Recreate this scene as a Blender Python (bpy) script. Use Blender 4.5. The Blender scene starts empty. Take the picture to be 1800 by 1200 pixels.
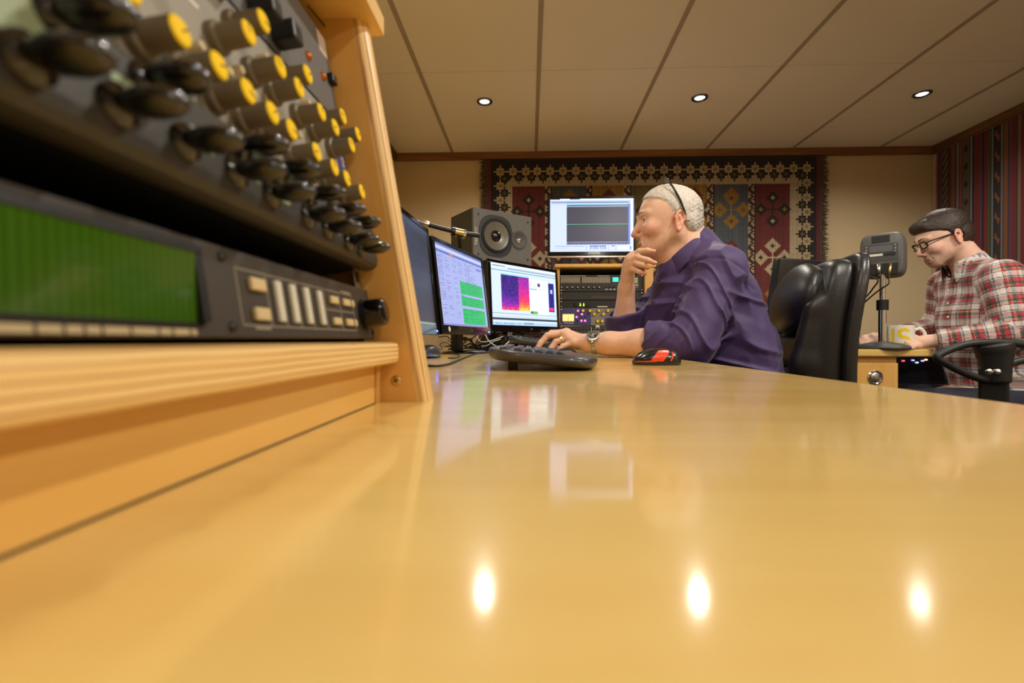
import bpy, bmesh, math, random
import numpy as np
from mathutils import Matrix, Vector

# ------------------------------------------------------------------ camera, light, exposure
CZ = 0.794                      # height of the lens above the floor
YAW, PITCH, ROLL, FPX = 0.0365, -0.0041, 0.0009, 840.0
SC = bpy.context.scene
COL = SC.collection

def _basis():
    cy, sy = math.cos(YAW), math.sin(YAW)
    fwd = Vector((-sy * math.cos(PITCH), cy * math.cos(PITCH), math.sin(PITCH)))
    right = Vector((cy, sy, 0)); up = right.cross(fwd)
    r2 = right * math.cos(ROLL) + up * math.sin(ROLL)
    u2 = -right * math.sin(ROLL) + up * math.cos(ROLL)
    return r2, u2, fwd
CR, CU, CF = _basis()
cam_d = bpy.data.cameras.new('camera')
cam_d.sensor_width = 36.0
cam_d.lens = 36.0 * FPX / 1800.0
cam_d.clip_start = 0.01
cam_d.dof.use_dof = True
cam_d.dof.focus_distance = 1.55
cam_d.dof.aperture_fstop = 6.0
cam = bpy.data.objects.new('camera', cam_d)
COL.objects.link(cam)
cam.matrix_world = Matrix(((CR.x, CU.x, -CF.x, 0), (CR.y, CU.y, -CF.y, 0), (CR.z, CU.z, -CF.z, CZ), (0, 0, 0, 1)))
SC.camera = cam

world = bpy.data.worlds.new('world'); SC.world = world
world.use_nodes = True
world.node_tree.nodes['Background'].inputs[0].default_value = (0.02, 0.018, 0.015, 1)
world.node_tree.nodes['Background'].inputs[1].default_value = 1.0

SC.view_settings.view_transform = 'Standard'
SC.view_settings.look = 'None'
SC.view_settings.gamma = 1.0
SC.view_settings.use_curve_mapping = False
SC.view_settings.exposure = 0.17

# every downlight of the ceiling (x, y, watts); the first three are the ones in view
DOWNLIGHTS = [(-.255, 2.70, 22), (.945, 2.70, 28), (2.145, 2.70, 16),
              (-.255, .90, 26), (.945, .90, 46), (2.145, .90, 62),
              (-.255, -.90, 10), (.945, -.90, 30), (2.145, -.90, 46)]
LIGHT_COL = (1.0, 0.94, 0.83)

# ------------------------------------------------------------------ helpers
def ray(px, py):
    return CR * ((px - 900) / FPX) + CU * ((600 - py) / FPX) + CF
def at(px, py, Y):
    d = ray(px, py); d = d * (Y / d.y); return Vector((d.x, d.y, d.z + CZ))
def atz(px, py, z):
    d = ray(px, py); d = d * ((z - CZ) / d.z); return Vector((d.x, d.y, d.z + CZ))
def atx(px, py, x):
    d = ray(px, py); d = d * (x / d.x); return Vector((d.x, d.y, d.z + CZ))

def lin(c):
    c = c / 255.0
    return c / 12.92 if c <= 0.04045 else ((c + 0.055) / 1.055) ** 2.4
def rgb(r, g, b): return (lin(r), lin(g), lin(b), 1.0)

def frame(o, x, y):
    x = Vector(x).normalized(); y = Vector(y); y = (y - x * y.dot(x)).normalized(); z = x.cross(y)
    return Matrix(((x.x, y.x, z.x, o[0]), (x.y, y.y, z.y, o[1]), (x.z, y.z, z.z, o[2]), (0, 0, 0, 1)))
def zalign(o, z, hint=(0, 0, 1)):
    z = Vector(z).normalized(); h = Vector(hint)
    if abs(h.normalized().dot(z)) > .98: h = Vector((1, 0, 0))
    x = h.cross(z).normalized(); y = z.cross(x)
    return Matrix(((x.x, y.x, z.x, o[0]), (x.y, y.y, z.y, o[1]), (x.z, y.z, z.z, o[2]), (0, 0, 0, 1)))

class MB:
    """collects shapes, links them as one mesh object"""
    def __init__(s): s.v = []; s.f = []; s.m = []; s.M = Matrix.Identity(4)
    def add(s, vs, fs, mi=0, M=None):
        T = s.M @ M if M is not None else s.M
        n = len(s.v)
        s.v += [tuple(T @ Vector(v)) for v in vs]
        s.f += [tuple(i + n for i in f) for f in fs]
        s.m += [mi] * len(fs)
        return s
    def box(s, lo, hi, bev=0, mi=0, M=None, seg=2):
        lo = Vector(lo); hi = Vector(hi)
        if bev <= 0:
            x0, y0, z0 = lo; x1, y1, z1 = hi
            return s.add([(x0,y0,z0),(x1,y0,z0),(x1,y1,z0),(x0,y1,z0),(x0,y0,z1),(x1,y0,z1),(x1,y1,z1),(x0,y1,z1)],
                  [(0,3,2,1),(4,5,6,7),(0,1,5,4),(1,2,6,5),(2,3,7,6),(3,0,4,7)], mi, M)
        bm = bmesh.new(); bmesh.ops.create_cube(bm, size=1)
        for v in bm.verts:
            v.co = Vector(((lo[i] + hi[i]) / 2 + v.co[i] * (hi[i] - lo[i]) for i in range(3)))
        bmesh.ops.bevel(bm, geom=bm.edges[:], offset=bev, segments=seg, profile=.5, affect='EDGES')
        return s.bm(bm, mi, M)
    def bm(s, bm, mi=0, M=None):
        bm.verts.index_update()
        vs = [v.co.copy() for v in bm.verts]; fs = [[v.index for v in f.verts] for f in bm.faces]
        bm.free(); return s.add(vs, fs, mi, M)
    def cyl(s, a, b, r1, r2=None, n=16, caps=True, mi=0):
        a = Vector(a); b = Vector(b); r2 = r1 if r2 is None else r2
        T = zalign(a, b - a); L = (b - a).length
        return s.lathe(([(0, 0)] if caps else []) + [(r1, 0), (r2, L)] + ([(0, L)] if caps else []), n, T, mi)
    def lathe(s, prof, n=20, M=None, mi=0):
        vs = []; fs = []; rings = []
        for r, z in prof:
            if abs(r) < 1e-7: rings.append([len(vs)]); vs.append((0, 0, z))
            else:
                rings.append(list(range(len(vs), len(vs) + n)))
                vs += [(r * math.cos(2*math.pi*k/n), r * math.sin(2*math.pi*k/n), z) for k in range(n)]
        for A, B in zip(rings, rings[1:]):
            if len(A) == 1 and len(B) == 1: continue
            for k in range(n):
                j = (k + 1) % n
                if len(A) == 1: fs.append((A[0], B[j], B[k]))
                elif len(B) == 1: fs.append((A[k], A[j], B[0]))
                else: fs.append((A[k], A[j], B[j], B[k]))
        return s.add(vs, fs, mi, M)
    def tube(s, pts, r, n=8, mi=0, closed=False, smooth=0):
        pts = [Vector(p) for p in pts]
        if smooth: pts = catmull(pts, smooth, closed)
        N = len(pts); vs = []; fs = []
        rr = r if isinstance(r, (list, tuple)) else [r] * N
        if len(rr) != N: rr = [rr[min(len(rr)-1, int(i * len(rr) / N))] for i in range(N)]
        t = [((pts[(i+1) % N] if closed or i < N-1 else pts[i]) - (pts[i-1] if closed or i > 0 else pts[i])).normalized() for i in range(N)]
        u = t[0].orthogonal().normalized()
        for i in range(N):
            u = (u - t[i] * u.dot(t[i])).normalized(); w = t[i].cross(u)
            for k in range(n):
                an = 2 * math.pi * k / n
                vs.append(pts[i] + (u * math.cos(an) + w * math.sin(an)) * rr[i])
        M = N if closed else N - 1
        for i in range(M):
            for k in range(n):
                j = (i + 1) % N
                fs.append((i*n+k, i*n+(k+1) % n, j*n+(k+1) % n, j*n+k))
        if not closed:
            fs.append(tuple(range(n))[::-1]); fs.append(tuple((N-1)*n + k for k in range(n)))
        return s.add(vs, fs, mi)
    def prism(s, poly, z0, z1, mi=0, M=None):
        n = len(poly)
        vs = [(x, y, z0) for x, y in poly] + [(x, y, z1) for x, y in poly]
        fs = [tuple(range(n))[::-1], tuple(range(n, 2*n))] + [(i, (i+1) % n, n + (i+1) % n, n + i) for i in range(n)]
        return s.add(vs, fs, mi, M)
    def quad(s, a, b, c, d, mi=0): return s.add([a, b, c, d], [(0, 1, 2, 3)], mi)
    def build(s, name, mats, parent=None, smooth=False, angle=None):
        return mesh_obj(name, s.v, s.f, mats, parent, smooth, s.m, angle)

def catmull(p, k, closed=False):
    out = []; N = len(p)
    for i in range(N if closed else N - 1):
        a = p[i-1] if closed or i > 0 else p[i]; b = p[i]; c = p[(i+1) % N]
        d = p[(i+2) % N] if closed or i + 2 < N else c
        for j in range(k):
            t = j / k
            out.append(.5 * ((2*b) + (c-a)*t + (2*a-5*b+4*c-d)*t*t + (3*b-a-3*c+d)*t*t*t))
    if not closed: out.append(p[-1])
    return out

WM = {}      # world matrix of every object that parents others
def mesh_obj(name, v, f, mats, parent=None, smooth=False, mi=None, angle=None):
    me = bpy.data.meshes.new(name)
    if parent is not None and parent.name in WM:
        inv = WM[parent.name].inverted()
        if isinstance(v, np.ndarray):
            A = np.array(inv); v = v @ A[:3, :3].T + A[:3, 3]
        else: v = [tuple(inv @ Vector(q)) for q in v]
    if isinstance(v, np.ndarray):
        me.vertices.add(len(v)); me.vertices.foreach_set('co', v.astype(np.float32).ravel())
        nf = len(f); k = f.shape[1]
        me.loops.add(nf * k); me.loops.foreach_set('vertex_index', f.astype(np.int32).ravel())
        me.polygons.add(nf); me.polygons.foreach_set('loop_start', np.arange(0, nf*k, k, dtype=np.int32))
        me.update(calc_edges=True)
    else:
        me.from_pydata([tuple(q) for q in v], [], f); me.update()
    if not isinstance(mats, (list, tuple)): mats = [mats]
    for m in mats: me.materials.append(m)
    if mi is not None and len(mats) > 1: me.polygons.foreach_set('material_index', list(mi))
    if smooth:
        me.polygons.foreach_set('use_smooth', [True] * len(me.polygons))
        if angle is not None: me.set_sharp_from_angle(angle=math.radians(angle))
    o = bpy.data.objects.new(name, me); COL.objects.link(o)
    if parent is not None:
        o.parent = parent
        if parent.name in WM: WM[o.name] = WM[parent.name]
    else: WM[o.name] = Matrix.Identity(4)
    return o

def tag(o, label, cat, group=None, kind=None):
    if label: o['label'] = label
    if cat: o['category'] = cat
    if group: o['group'] = group
    if kind: o['kind'] = kind
    return o
def thing(name, label, cat, loc=(0, 0, 0), rotz=0.0, group=None):
    o = bpy.data.objects.new(name, None); COL.objects.link(o)
    o.empty_display_size = .05
    M = Matrix.Translation(Vector(loc)) @ Matrix.Rotation(rotz, 4, 'Z')
    o.location = loc; o.rotation_euler = (0, 0, rotz)
    WM[o.name] = M
    return tag(o, label, cat, group)
def struct(o): o['kind'] = 'structure'; return o
def child(name, src, parent, label=None):
    """a copy of a mesh part under another parent (shares the mesh)"""
    c = src.copy(); c.name = name; COL.objects.link(c); c.parent = parent
    return c
def rebase(o, loc):
    """move a top-level mesh's origin to loc without moving the mesh"""
    loc = Vector(loc); o.data.transform(Matrix.Translation(-loc)); o.location = loc
    WM[o.name] = Matrix.Translation(loc); return o

_tc = {}
def text_geo(txt, size):
    if (txt, size) in _tc: return _tc[(txt, size)]
    cu = bpy.data.curves.new('t', 'FONT'); cu.body = txt; cu.size = size; cu.align_x = 'CENTER'; cu.align_y = 'CENTER'
    cu.resolution_u = 2
    ob = bpy.data.objects.new('t', cu); COL.objects.link(ob)
    bpy.context.view_layer.update()
    me = bpy.data.meshes.new_from_object(ob.evaluated_get(bpy.context.evaluated_depsgraph_get()))
    vs = [v.co.copy() for v in me.vertices]; fs = [list(p.vertices) for p in me.polygons]
    bpy.data.objects.remove(ob); bpy.data.curves.remove(cu); bpy.data.meshes.remove(me)
    _tc[(txt, size)] = (vs, fs)
    return vs, fs

# ------------------------------------------------------------------ materials
_mats = {}
def newmat(name):
    m = bpy.data.materials.new(name); m.use_nodes = True
    nt = m.node_tree; b = nt.nodes['Principled BSDF']
    return m, nt, b
def N(nt, t, **kw):
    n = nt.nodes.new(t)
    for k, v in kw.items():
        if k in n.inputs: n.inputs[k].default_value = v
        else: setattr(n, k, v)
    return n
def mat(name, col=(.5,.5,.5,1), rough=.5, metal=0.0, var=.08, vscale=30, bump=0.0, bscale=200, coat=0.0, emis=None, estr=0.0, spec=.5, sss=0.0, trans=0.0, coatr=.08, sheen=0.0):
    if name in _mats: return _mats[name]
    m, nt, b = newmat(name)
    tc = N(nt, 'ShaderNodeTexCoord')
    if var > 0:
        nz = N(nt, 'ShaderNodeTexNoise'); nz.inputs['Scale'].default_value = vscale; nz.inputs['Detail'].default_value = 4
        nt.links.new(tc.outputs['Object'], nz.inputs['Vector'])
        mx = N(nt, 'ShaderNodeMix', data_type='RGBA')
        mx.inputs[6].default_value = tuple(c * (1 - var) for c in col[:3]) + (1,)
        mx.inputs[7].default_value = tuple(min(1, c * (1 + var)) for c in col[:3]) + (1,)
        nt.links.new(nz.outputs[0], mx.inputs[0]); nt.links.new(mx.outputs[2], b.inputs['Base Color'])
    else: b.inputs['Base Color'].default_value = col
    b.inputs['Roughness'].default_value = rough; b.inputs['Metallic'].default_value = metal
    b.inputs['Coat Weight'].default_value = coat; b.inputs['Coat Roughness'].default_value = coatr
    b.inputs['Specular IOR Level'].default_value = spec
    b.inputs['Sheen Weight'].default_value = sheen
    if sss: b.inputs['Subsurface Weight'].default_value = sss; b.inputs['Subsurface Radius'].default_value = (.012, .004, .002)
    if trans: b.inputs['Transmission Weight'].default_value = trans; b.inputs['IOR'].default_value = 1.45
    if emis: b.inputs['Emission Color'].default_value = emis; b.inputs['Emission Strength'].default_value = estr
    if bump > 0:
        n2 = N(nt, 'ShaderNodeTexNoise'); n2.inputs['Scale'].default_value = bscale; n2.inputs['Detail'].default_value = 5
        bp = N(nt, 'ShaderNodeBump'); bp.inputs['Strength'].default_value = bump; bp.inputs['Distance'].default_value = .002
        nt.links.new(tc.outputs['Object'], n2.inputs['Vector']); nt.links.new(n2.outputs[0], bp.inputs['Height'])
        nt.links.new(bp.outputs[0], b.inputs['Normal'])
    _mats[name] = m; return m

def wood(name, c1, c2, along='Y', rough=.35, coat=.3, fine=60, coatr=.1, big=3.0, bump=.05):
    if name in _mats: return _mats[name]
    m, nt, b = newmat(name)
    tc = N(nt, 'ShaderNodeTexCoord'); mp = N(nt, 'ShaderNodeMapping')
    sc = {'X': (.12, 1, 1), 'Y': (1, .12, 1), 'Z': (1, 1, .12)}[along]
    mp.inputs['Scale'].default_value = sc
    nt.links.new(tc.outputs['Object'], mp.inputs['Vector'])
    a = N(nt, 'ShaderNodeTexNoise'); a.inputs['Scale'].default_value = fine; a.inputs['Detail'].default_value = 6; a.inputs['Distortion'].default_value = .6
    c = N(nt, 'ShaderNodeTexNoise'); c.inputs['Scale'].default_value = big; c.inputs['Detail'].default_value = 3; c.inputs['Distortion'].default_value = 1.2
    for n in (a, c): nt.links.new(mp.outputs[0], n.inputs['Vector'])
    ad = N(nt, 'ShaderNodeMath', operation='ADD'); nt.links.new(a.outputs[0], ad.inputs[0]); nt.links.new(c.outputs[0], ad.inputs[1])
    mr = N(nt, 'ShaderNodeMapRange'); mr.inputs[1].default_value = .7; mr.inputs[2].default_value = 1.3
    nt.links.new(ad.outputs[0], mr.inputs[0])
    mx = N(nt, 'ShaderNodeMix', data_type='RGBA'); mx.inputs[6].default_value = c1; mx.inputs[7].default_value = c2
    nt.links.new(mr.outputs[0], mx.inputs[0]); nt.links.new(mx.outputs[2], b.inputs['Base Color'])
    b.inputs['Roughness'].default_value = rough; b.inputs['Coat Weight'].default_value = coat; b.inputs['Coat Roughness'].default_value = coatr
    if bump:
        bp = N(nt, 'ShaderNodeBump'); bp.inputs['Strength'].default_value = bump; bp.inputs['Distance'].default_value = .001
        nt.links.new(a.outputs[0], bp.inputs['Height']); nt.links.new(bp.outputs[0], b.inputs['Normal'])
    _mats[name] = m; return m

def plyedge(name, axis, c1, c2, pitch=.0030, offset=0.0, along='Y'):
    """veneer layers seen on the edge of plywood: bands along one axis"""
    if name in _mats: return _mats[name]
    m, nt, b = newmat(name)
    tc = N(nt, 'ShaderNodeTexCoord'); sp = N(nt, 'ShaderNodeSeparateXYZ'); nt.links.new(tc.outputs['Object'], sp.inputs[0])
    nz = N(nt, 'ShaderNodeTexNoise'); nz.inputs['Scale'].default_value = 14; nt.links.new(tc.outputs['Object'], nz.inputs['Vector'])
    ad = N(nt, 'ShaderNodeMath', operation='MULTIPLY_ADD'); ad.inputs[1].default_value = .0014
    nt.links.new(nz.outputs[0], ad.inputs[0]); nt.links.new(sp.outputs[axis], ad.inputs[2])
    mu = N(nt, 'ShaderNodeMath', operation='MULTIPLY'); mu.inputs[1].default_value = 2 * math.pi / pitch
    nt.links.new(ad.outputs[0], mu.inputs[0])
    si = N(nt, 'ShaderNodeMath', operation='SINE'); nt.links.new(mu.outputs[0], si.inputs[0])
    mr = N(nt, 'ShaderNodeMapRange'); mr.inputs[1].default_value = .1; mr.inputs[2].default_value = .95
    nt.links.new(si.outputs[0], mr.inputs[0])
    mp = N(nt, 'ShaderNodeMapping'); mp.inputs['Scale'].default_value = {'X': (.1,1,1), 'Y': (1,.1,1), 'Z': (1,1,.1)}[along]
    n2 = N(nt, 'ShaderNodeTexNoise'); n2.inputs['Scale'].default_value = 90; nt.links.new(tc.outputs['Object'], mp.inputs[0]); nt.links.new(mp.outputs[0], n2.inputs['Vector'])
    m2 = N(nt, 'ShaderNodeMath', operation='MULTIPLY'); nt.links.new(mr.outputs[0], m2.inputs[0]); nt.links.new(n2.outputs[0], m2.inputs[1])
    m3 = N(nt, 'ShaderNodeMath', operation='MULTIPLY'); m3.inputs[1].default_value = 1.5; nt.links.new(m2.outputs[0], m3.inputs[0])
    mx = N(nt, 'ShaderNodeMix', data_type='RGBA'); mx.inputs[6].default_value = c1; mx.inputs[7].default_value = c2; mx.clamp_factor = True
    nt.links.new(m3.outputs[0], mx.inputs[0]); nt.links.new(mx.outputs[2], b.inputs['Base Color'])
    b.inputs['Roughness'].default_value = .5; b.inputs['Coat Weight'].default_value = .05; b.inputs['Coat Roughness'].default_value = .25
    _mats[name] = m; return m

def attrmat(name, attr='Col', rough=.8, emis=0.0, bump=0.0, bscale=300, var=0.0, vscale=200, spec=.5, coat=0.0, sss=0.0, sheen=0.0, stretch=None):
    """colours woven, printed or shown on the surface come from a colour attribute of the mesh"""
    if name in _mats: return _mats[name]
    m, nt, b = newmat(name)
    at_ = N(nt, 'ShaderNodeAttribute', attribute_name=attr)
    out = at_.outputs['Color']
    tc = N(nt, 'ShaderNodeTexCoord'); vec = tc.outputs['Object']
    if stretch:
        mp = N(nt, 'ShaderNodeMapping'); mp.inputs['Scale'].default_value = stretch; nt.links.new(vec, mp.inputs[0]); vec = mp.outputs[0]
    if var:
        nz = N(nt, 'ShaderNodeTexNoise'); nz.inputs['Scale'].default_value = vscale; nz.inputs['Detail'].default_value = 3
        nt.links.new(vec, nz.inputs['Vector'])
        mr = N(nt, 'ShaderNodeMapRange'); mr.inputs[1].default_value = .3; mr.inputs[2].default_value = .7
        mr.inputs[3].default_value = 1 - var; mr.inputs[4].default_value = 1 + var
        nt.links.new(nz.outputs[0], mr.inputs[0])
        vm = N(nt, 'ShaderNodeVectorMath', operation='SCALE'); nt.links.new(out, vm.inputs[0]); nt.links.new(mr.outputs[0], vm.inputs['Scale'])
        out = vm.outputs[0]
    if emis:
        b.inputs['Base Color'].default_value = (.01, .01, .012, 1)
        nt.links.new(out, b.inputs['Emission Color']); b.inputs['Emission Strength'].default_value = emis
    else: nt.links.new(out, b.inputs['Base Color'])
    b.inputs['Roughness'].default_value = rough; b.inputs['Specular IOR Level'].default_value = spec
    b.inputs['Coat Weight'].default_value = coat; b.inputs['Coat Roughness'].default_value = .15
    b.inputs['Sheen Weight'].default_value = sheen
    if sss: b.inputs['Subsurface Weight'].default_value = sss; b.inputs['Subsurface Radius'].default_value = (.01, .0035, .002)
    if bump:
        n2 = N(nt, 'ShaderNodeTexNoise'); n2.inputs['Scale'].default_value = bscale; n2.inputs['Detail'].default_value = 3
        bp = N(nt, 'ShaderNodeBump'); bp.inputs['Strength'].default_value = bump; bp.inputs['Distance'].default_value = .002
        nt.links.new(vec, n2.inputs['Vector']); nt.links.new(n2.outputs[0], bp.inputs['Height']); nt.links.new(bp.outputs[0], b.inputs['Normal'])
    _mats[name] = m; return m

def setcol(me, cols, domain='POINT', name='Col'):
    a = me.color_attributes.new(name, 'FLOAT_COLOR', domain)
    c = np.ones((len(cols), 4), np.float32); c[:, :cols.shape[1]] = cols
    a.data.foreach_set('color', c.ravel())
def pixel_grid(name, o, ux, uy, nx, ny, img, material, parent=None):
    """flat sheet of nx * ny faces, one colour per face; img[row from top, col] linear rgb; o = top-left corner, ux / uy = full edges"""
    o = np.array(o); ux = np.array(ux); uy = np.array(uy)
    I, J = np.meshgrid(np.arange(nx + 1), np.arange(ny + 1))
    v = o + I.ravel()[:, None] / nx * ux + J.ravel()[:, None] / ny * uy
    i, j = np.meshgrid(np.arange(nx), np.arange(ny)); a = (j * (nx + 1) + i).ravel()
    f = np.stack([a, a + nx + 1, a + nx + 2, a + 1], 1)
    ob = mesh_obj(name, v, f, material, parent)
    setcol(ob.data, np.repeat(img.reshape(-1, 3), 4, axis=0), 'CORNER')
    return ob

# shared materials
M_black = mat('black plastic', rgb(14, 14, 15), .42, bump=.08, bscale=900)
M_gloss = mat('gloss black plastic', rgb(9, 9, 11), .12, coat=.4)
M_dark = mat('charcoal painted metal', rgb(44, 41, 38), .45, bump=.06, bscale=700)
M_grey = mat('grey plastic', rgb(96, 96, 94), .45)
M_chrome = mat('chrome', (.8, .8, .82, 1), .12, metal=1, var=.02)
M_steel = mat('brushed steel', (.55, .54, .52, 1), .3, metal=1, var=.06)
M_brass = mat('brass', (.62, .46, .2, 1), .28, metal=1)
M_white = mat('white print', rgb(225, 220, 205), .5, var=.03)
M_cream = mat('cream plastic', rgb(205, 190, 150), .45)
M_yellow = mat('yellow cap plastic', rgb(246, 206, 10), .5, spec=.2)
M_rubber = mat('black rubber', rgb(18, 18, 18), .7)
def led(name, c, s): return mat(name, c, .4, emis=c, estr=s, var=0)
M_blue_led = led('blue lamp', (.03, .07, 1, 1), 30)
M_red_led = led('red lamp', (1, .03, .05, 1), 6)
M_green_led = led('green lamp', (.1, 1, .25, 1), 4)
W_DESK = wood('lacquered birch desk', rgb(228, 196, 120), rgb(216, 176, 96), 'X', rough=.34, coat=.85, coatr=.06, fine=26, big=2.2, bump=.015)
W_DESK.node_tree.nodes['Principled BSDF'].inputs['Specular IOR Level'].default_value = .15
_nt = W_DESK.node_tree; _tcd = N(_nt, 'ShaderNodeTexCoord'); _n = N(_nt, 'ShaderNodeTexNoise'); _n.inputs['Scale'].default_value = 9; _n.inputs['Detail'].default_value = 5; _n.inputs['Distortion'].default_value = 1.0
_r = N(_nt, 'ShaderNodeMapRange'); _r.inputs[1].default_value = .3; _r.inputs[2].default_value = .7; _r.inputs[3].default_value = .05; _r.inputs[4].default_value = .16
_nt.links.new(_tcd.outputs['Object'], _n.inputs['Vector']); _nt.links.new(_n.outputs[0], _r.inputs[0]); _nt.links.new(_r.outputs[0], _nt.nodes['Principled BSDF'].inputs['Coat Roughness'])
W_PLY = wood('birch plywood face', rgb(234, 190, 108), rgb(216, 164, 80), 'Y', rough=.38, coat=.3, fine=30, big=3)
W_PLYZ = wood('birch plywood face upright', rgb(228, 178, 100), rgb(208, 152, 72), 'Z', rough=.38, coat=.3, fine=30, big=3)
PLY1, PLY2 = rgb(236, 200, 134), rgb(178, 124, 60)
# ------------------------------------------------------------------ the room
X0, X1, Y0, Y1, ZC = -.985, 2.82, -2.2, 3.453, CZ + 1.346
ZD = .740                                                         # desk top
M_wall = mat('cream wall paint', rgb(200, 178, 138), .85, var=.05, vscale=3, bump=.15, bscale=160)
M_carpet = mat('dark carpet', rgb(58, 50, 46), .95, var=.25, vscale=300, bump=.5, bscale=500)
def wall(name, lo, hi): return struct(MB().box(lo, hi).build(name, M_wall))
wall('wall_back', (X0 - .1, Y1, 0), (X1 + .1, Y1 + .1, ZC + .1))
wall('wall_front', (X0 - .1, Y0 - .1, 0), (X1 + .1, Y0, ZC + .1))
wall('wall_left', (X0 - .1, Y0, 0), (X0, Y1, ZC + .1))
wall('wall_right', (X1, Y0, 0), (X1 + .1, Y1, ZC + .1))
struct(MB().box((X0 - .1, Y0 - .1, -.1), (X1 + .1, Y1 + .1, 0)).build('floor', M_carpet))
M_beam = wood('pine beam', rgb(150, 100, 48), rgb(112, 68, 26), 'X', rough=.6, coat=0, fine=20, big=5)
M_beamy = wood('pine beam lengthwise', rgb(120, 84, 46), rgb(84, 54, 26), 'Y', rough=.6, coat=0, fine=20, big=5)
struct(MB().box((X0, Y1 - .03, ZC - .052), (X1 - .03, Y1, ZC), .003).build('trim_1', M_beam))
struct(MB().box((X1 - .03, Y0, ZC - .052), (X1, Y1, ZC), .003).build('trim_2', M_beamy))
struct(MB().box((X0, Y0, ZC - .052), (X0 + .03, Y1 - .03, ZC), .003).build('trim_3', M_beamy))
for n, lo, hi in (('baseboard_back', (X0, Y1 - .015, 0), (X1, Y1, .09)), ('baseboard_right', (X1 - .015, Y0, 0), (X1, Y1 - .015, .09)),
                  ('baseboard_left', (X0, Y0, 0), (X0 + .015, Y1 - .015, .09)), ('baseboard_front', (X0 + .015, Y0, 0), (X1 - .015, Y0 + .015, .09))):
    struct(MB().box(lo, hi, .004).build(n, M_beam))

# ceiling: slab, then every tile and every bar
M_tile = mat('ceiling tile', rgb(226, 218, 202), .82, var=.04, vscale=2.5, bump=.1, bscale=120)
M_bar = mat('ceiling bar', rgb(160, 146, 128), .6)
M_slab = mat('void above tiles', rgb(40, 38, 36), .9)
ceiling = struct(MB().box((X0 - .1, Y0 - .1, ZC + .016), (X1 + .1, Y1 + .1, ZC + .1)).build('ceiling', M_slab))
gx = [-.555 + .6 * k for k in range(-1, 7)]; gy = [2.401 + .6 * k for k in range(-8, 3)]
_tile = {}
for a in gx:
    for b in gy:
        xa, xb, ya, yb = max(a, X0), min(a + .6, X1), max(b, Y0), min(b + .6, Y1)
        if xb - xa < .03 or yb - ya < .03: continue
        w, d = round(xb - xa, 3), round(yb - ya, 3)
        if (w, d) not in _tile:
            t = MB().box((-w/2 + .0012, -d/2 + .0016, 0), (w/2 - .0012, d/2 - .0016, .014), .0012, seg=1).build('ceiling_tile', M_tile)
            _tile[(w, d)] = t.data; t.parent = ceiling
        else:
            t = bpy.data.objects.new('ceiling_tile', _tile[(w, d)]); COL.objects.link(t); t.parent = ceiling
        t.location = ((xa + xb) / 2, (ya + yb) / 2, ZC)
for a in gx[1:]:
    if X0 < a < X1:
        MB().box((a - .010, Y0, ZC - .004), (a + .010, Y1 - .03, ZC + .004), .001, seg=1).build('ceiling_bar', M_bar, ceiling)

# downlights: bezel, lamp glass, and the lamp's own light
M_lens = led('lamp glass', (.82, .9, 1, 1), 10)
M_bezel = mat('dark chrome bezel', (.16, .17, .19, 1), .25, metal=1)
for i, (x, y, w) in enumerate(DOWNLIGHTS):
    lab = ['recessed ceiling spotlight above the grey loudspeaker, leftmost of the three in view', 'recessed ceiling spotlight above the man in purple, middle one of three',
           'recessed ceiling spotlight near the striped hanging, rightmost of the three'][i] if i < 3 else 'recessed ceiling spotlight overhead, outside the frame of the photograph'
    t = thing('ceiling_spotlight', lab, 'ceiling light', (x, y, ZC), 0, 'recessed ceiling spotlights')
    MB().lathe([(.027, -.001), (.030, -.006), (.038, -.008), (.044, -.005), (.045, 0)], 28, Matrix.Translation((x, y, ZC))).build('bezel', M_bezel, t, True)
    MB().lathe([(0, -.005), (.015, -.0045), (.027, -.001)], 24, Matrix.Translation((x, y, ZC))).build('lamp_glass', M_lens, t, True)
    l = bpy.data.lights.new('spotlight_lamp', 'SPOT'); l.energy = w; l.color = LIGHT_COL; l.spot_size = math.radians(152 if i < 3 else 172); l.spot_blend = .7 if i < 3 else .35
    l.shadow_soft_size = .03
    lo = bpy.data.objects.new('spotlight_lamp', l); COL.objects.link(lo); lo.parent = t; lo.location = (0, 0, -.016)

# ------------------------------------------------------------------ woven kilim on the back wall
def C(r, g, b): return np.array([lin(r), lin(g), lin(b)])
CRE, BLK, MAR, BLU, MUS, OLI, BRN = C(196, 176, 140), C(40, 31, 27), C(112, 44, 42), C(84, 90, 96), C(158, 118, 40), C(112, 98, 48), C(74, 40, 26)
rng = np.random.default_rng(4)
cell = .0102
kx0, kx1 = at(856, 300, 3.44).x, at(1440, 300, 3.44).x
kz1 = at(1150, 279, 3.44).z; kz0 = .60
NX = int(round((kx1 - kx0) / cell)); NY = int(round((kz1 - kz0) / cell))
K = np.empty((NY, NX, 3)); K[:] = BLK
hx, hy = np.meshgrid(np.arange(NX), np.arange(NY))
mx_ = np.minimum(hx, NX - 1 - hx)                    # mirrored column
K[mx_ < 3] = MAR
border = (mx_ >= 15) | (hy >= 15)
def dia(cx, cy, r, col, only=None):
    """stepped diamond"""
    y, x = np.ogrid[:NY, :NX]
    m = (np.abs(x - cx) // 1 + np.abs(y - cy)) <= r
    K[m] = col
def star(cx, cy, c1, c2, plus):
    y, x = np.ogrid[:NY, :NX]; ax, ay = np.abs(x - cx), np.abs(y - cy)
    K[(ax + ay <= 3) | ((ax <= 2) & (ay <= 2)) | ((ax == 0) & (ay <= 4)) | ((ay == 0) & (ax <= 4))] = c1
    K[ax + ay <= 1] = c2
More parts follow.
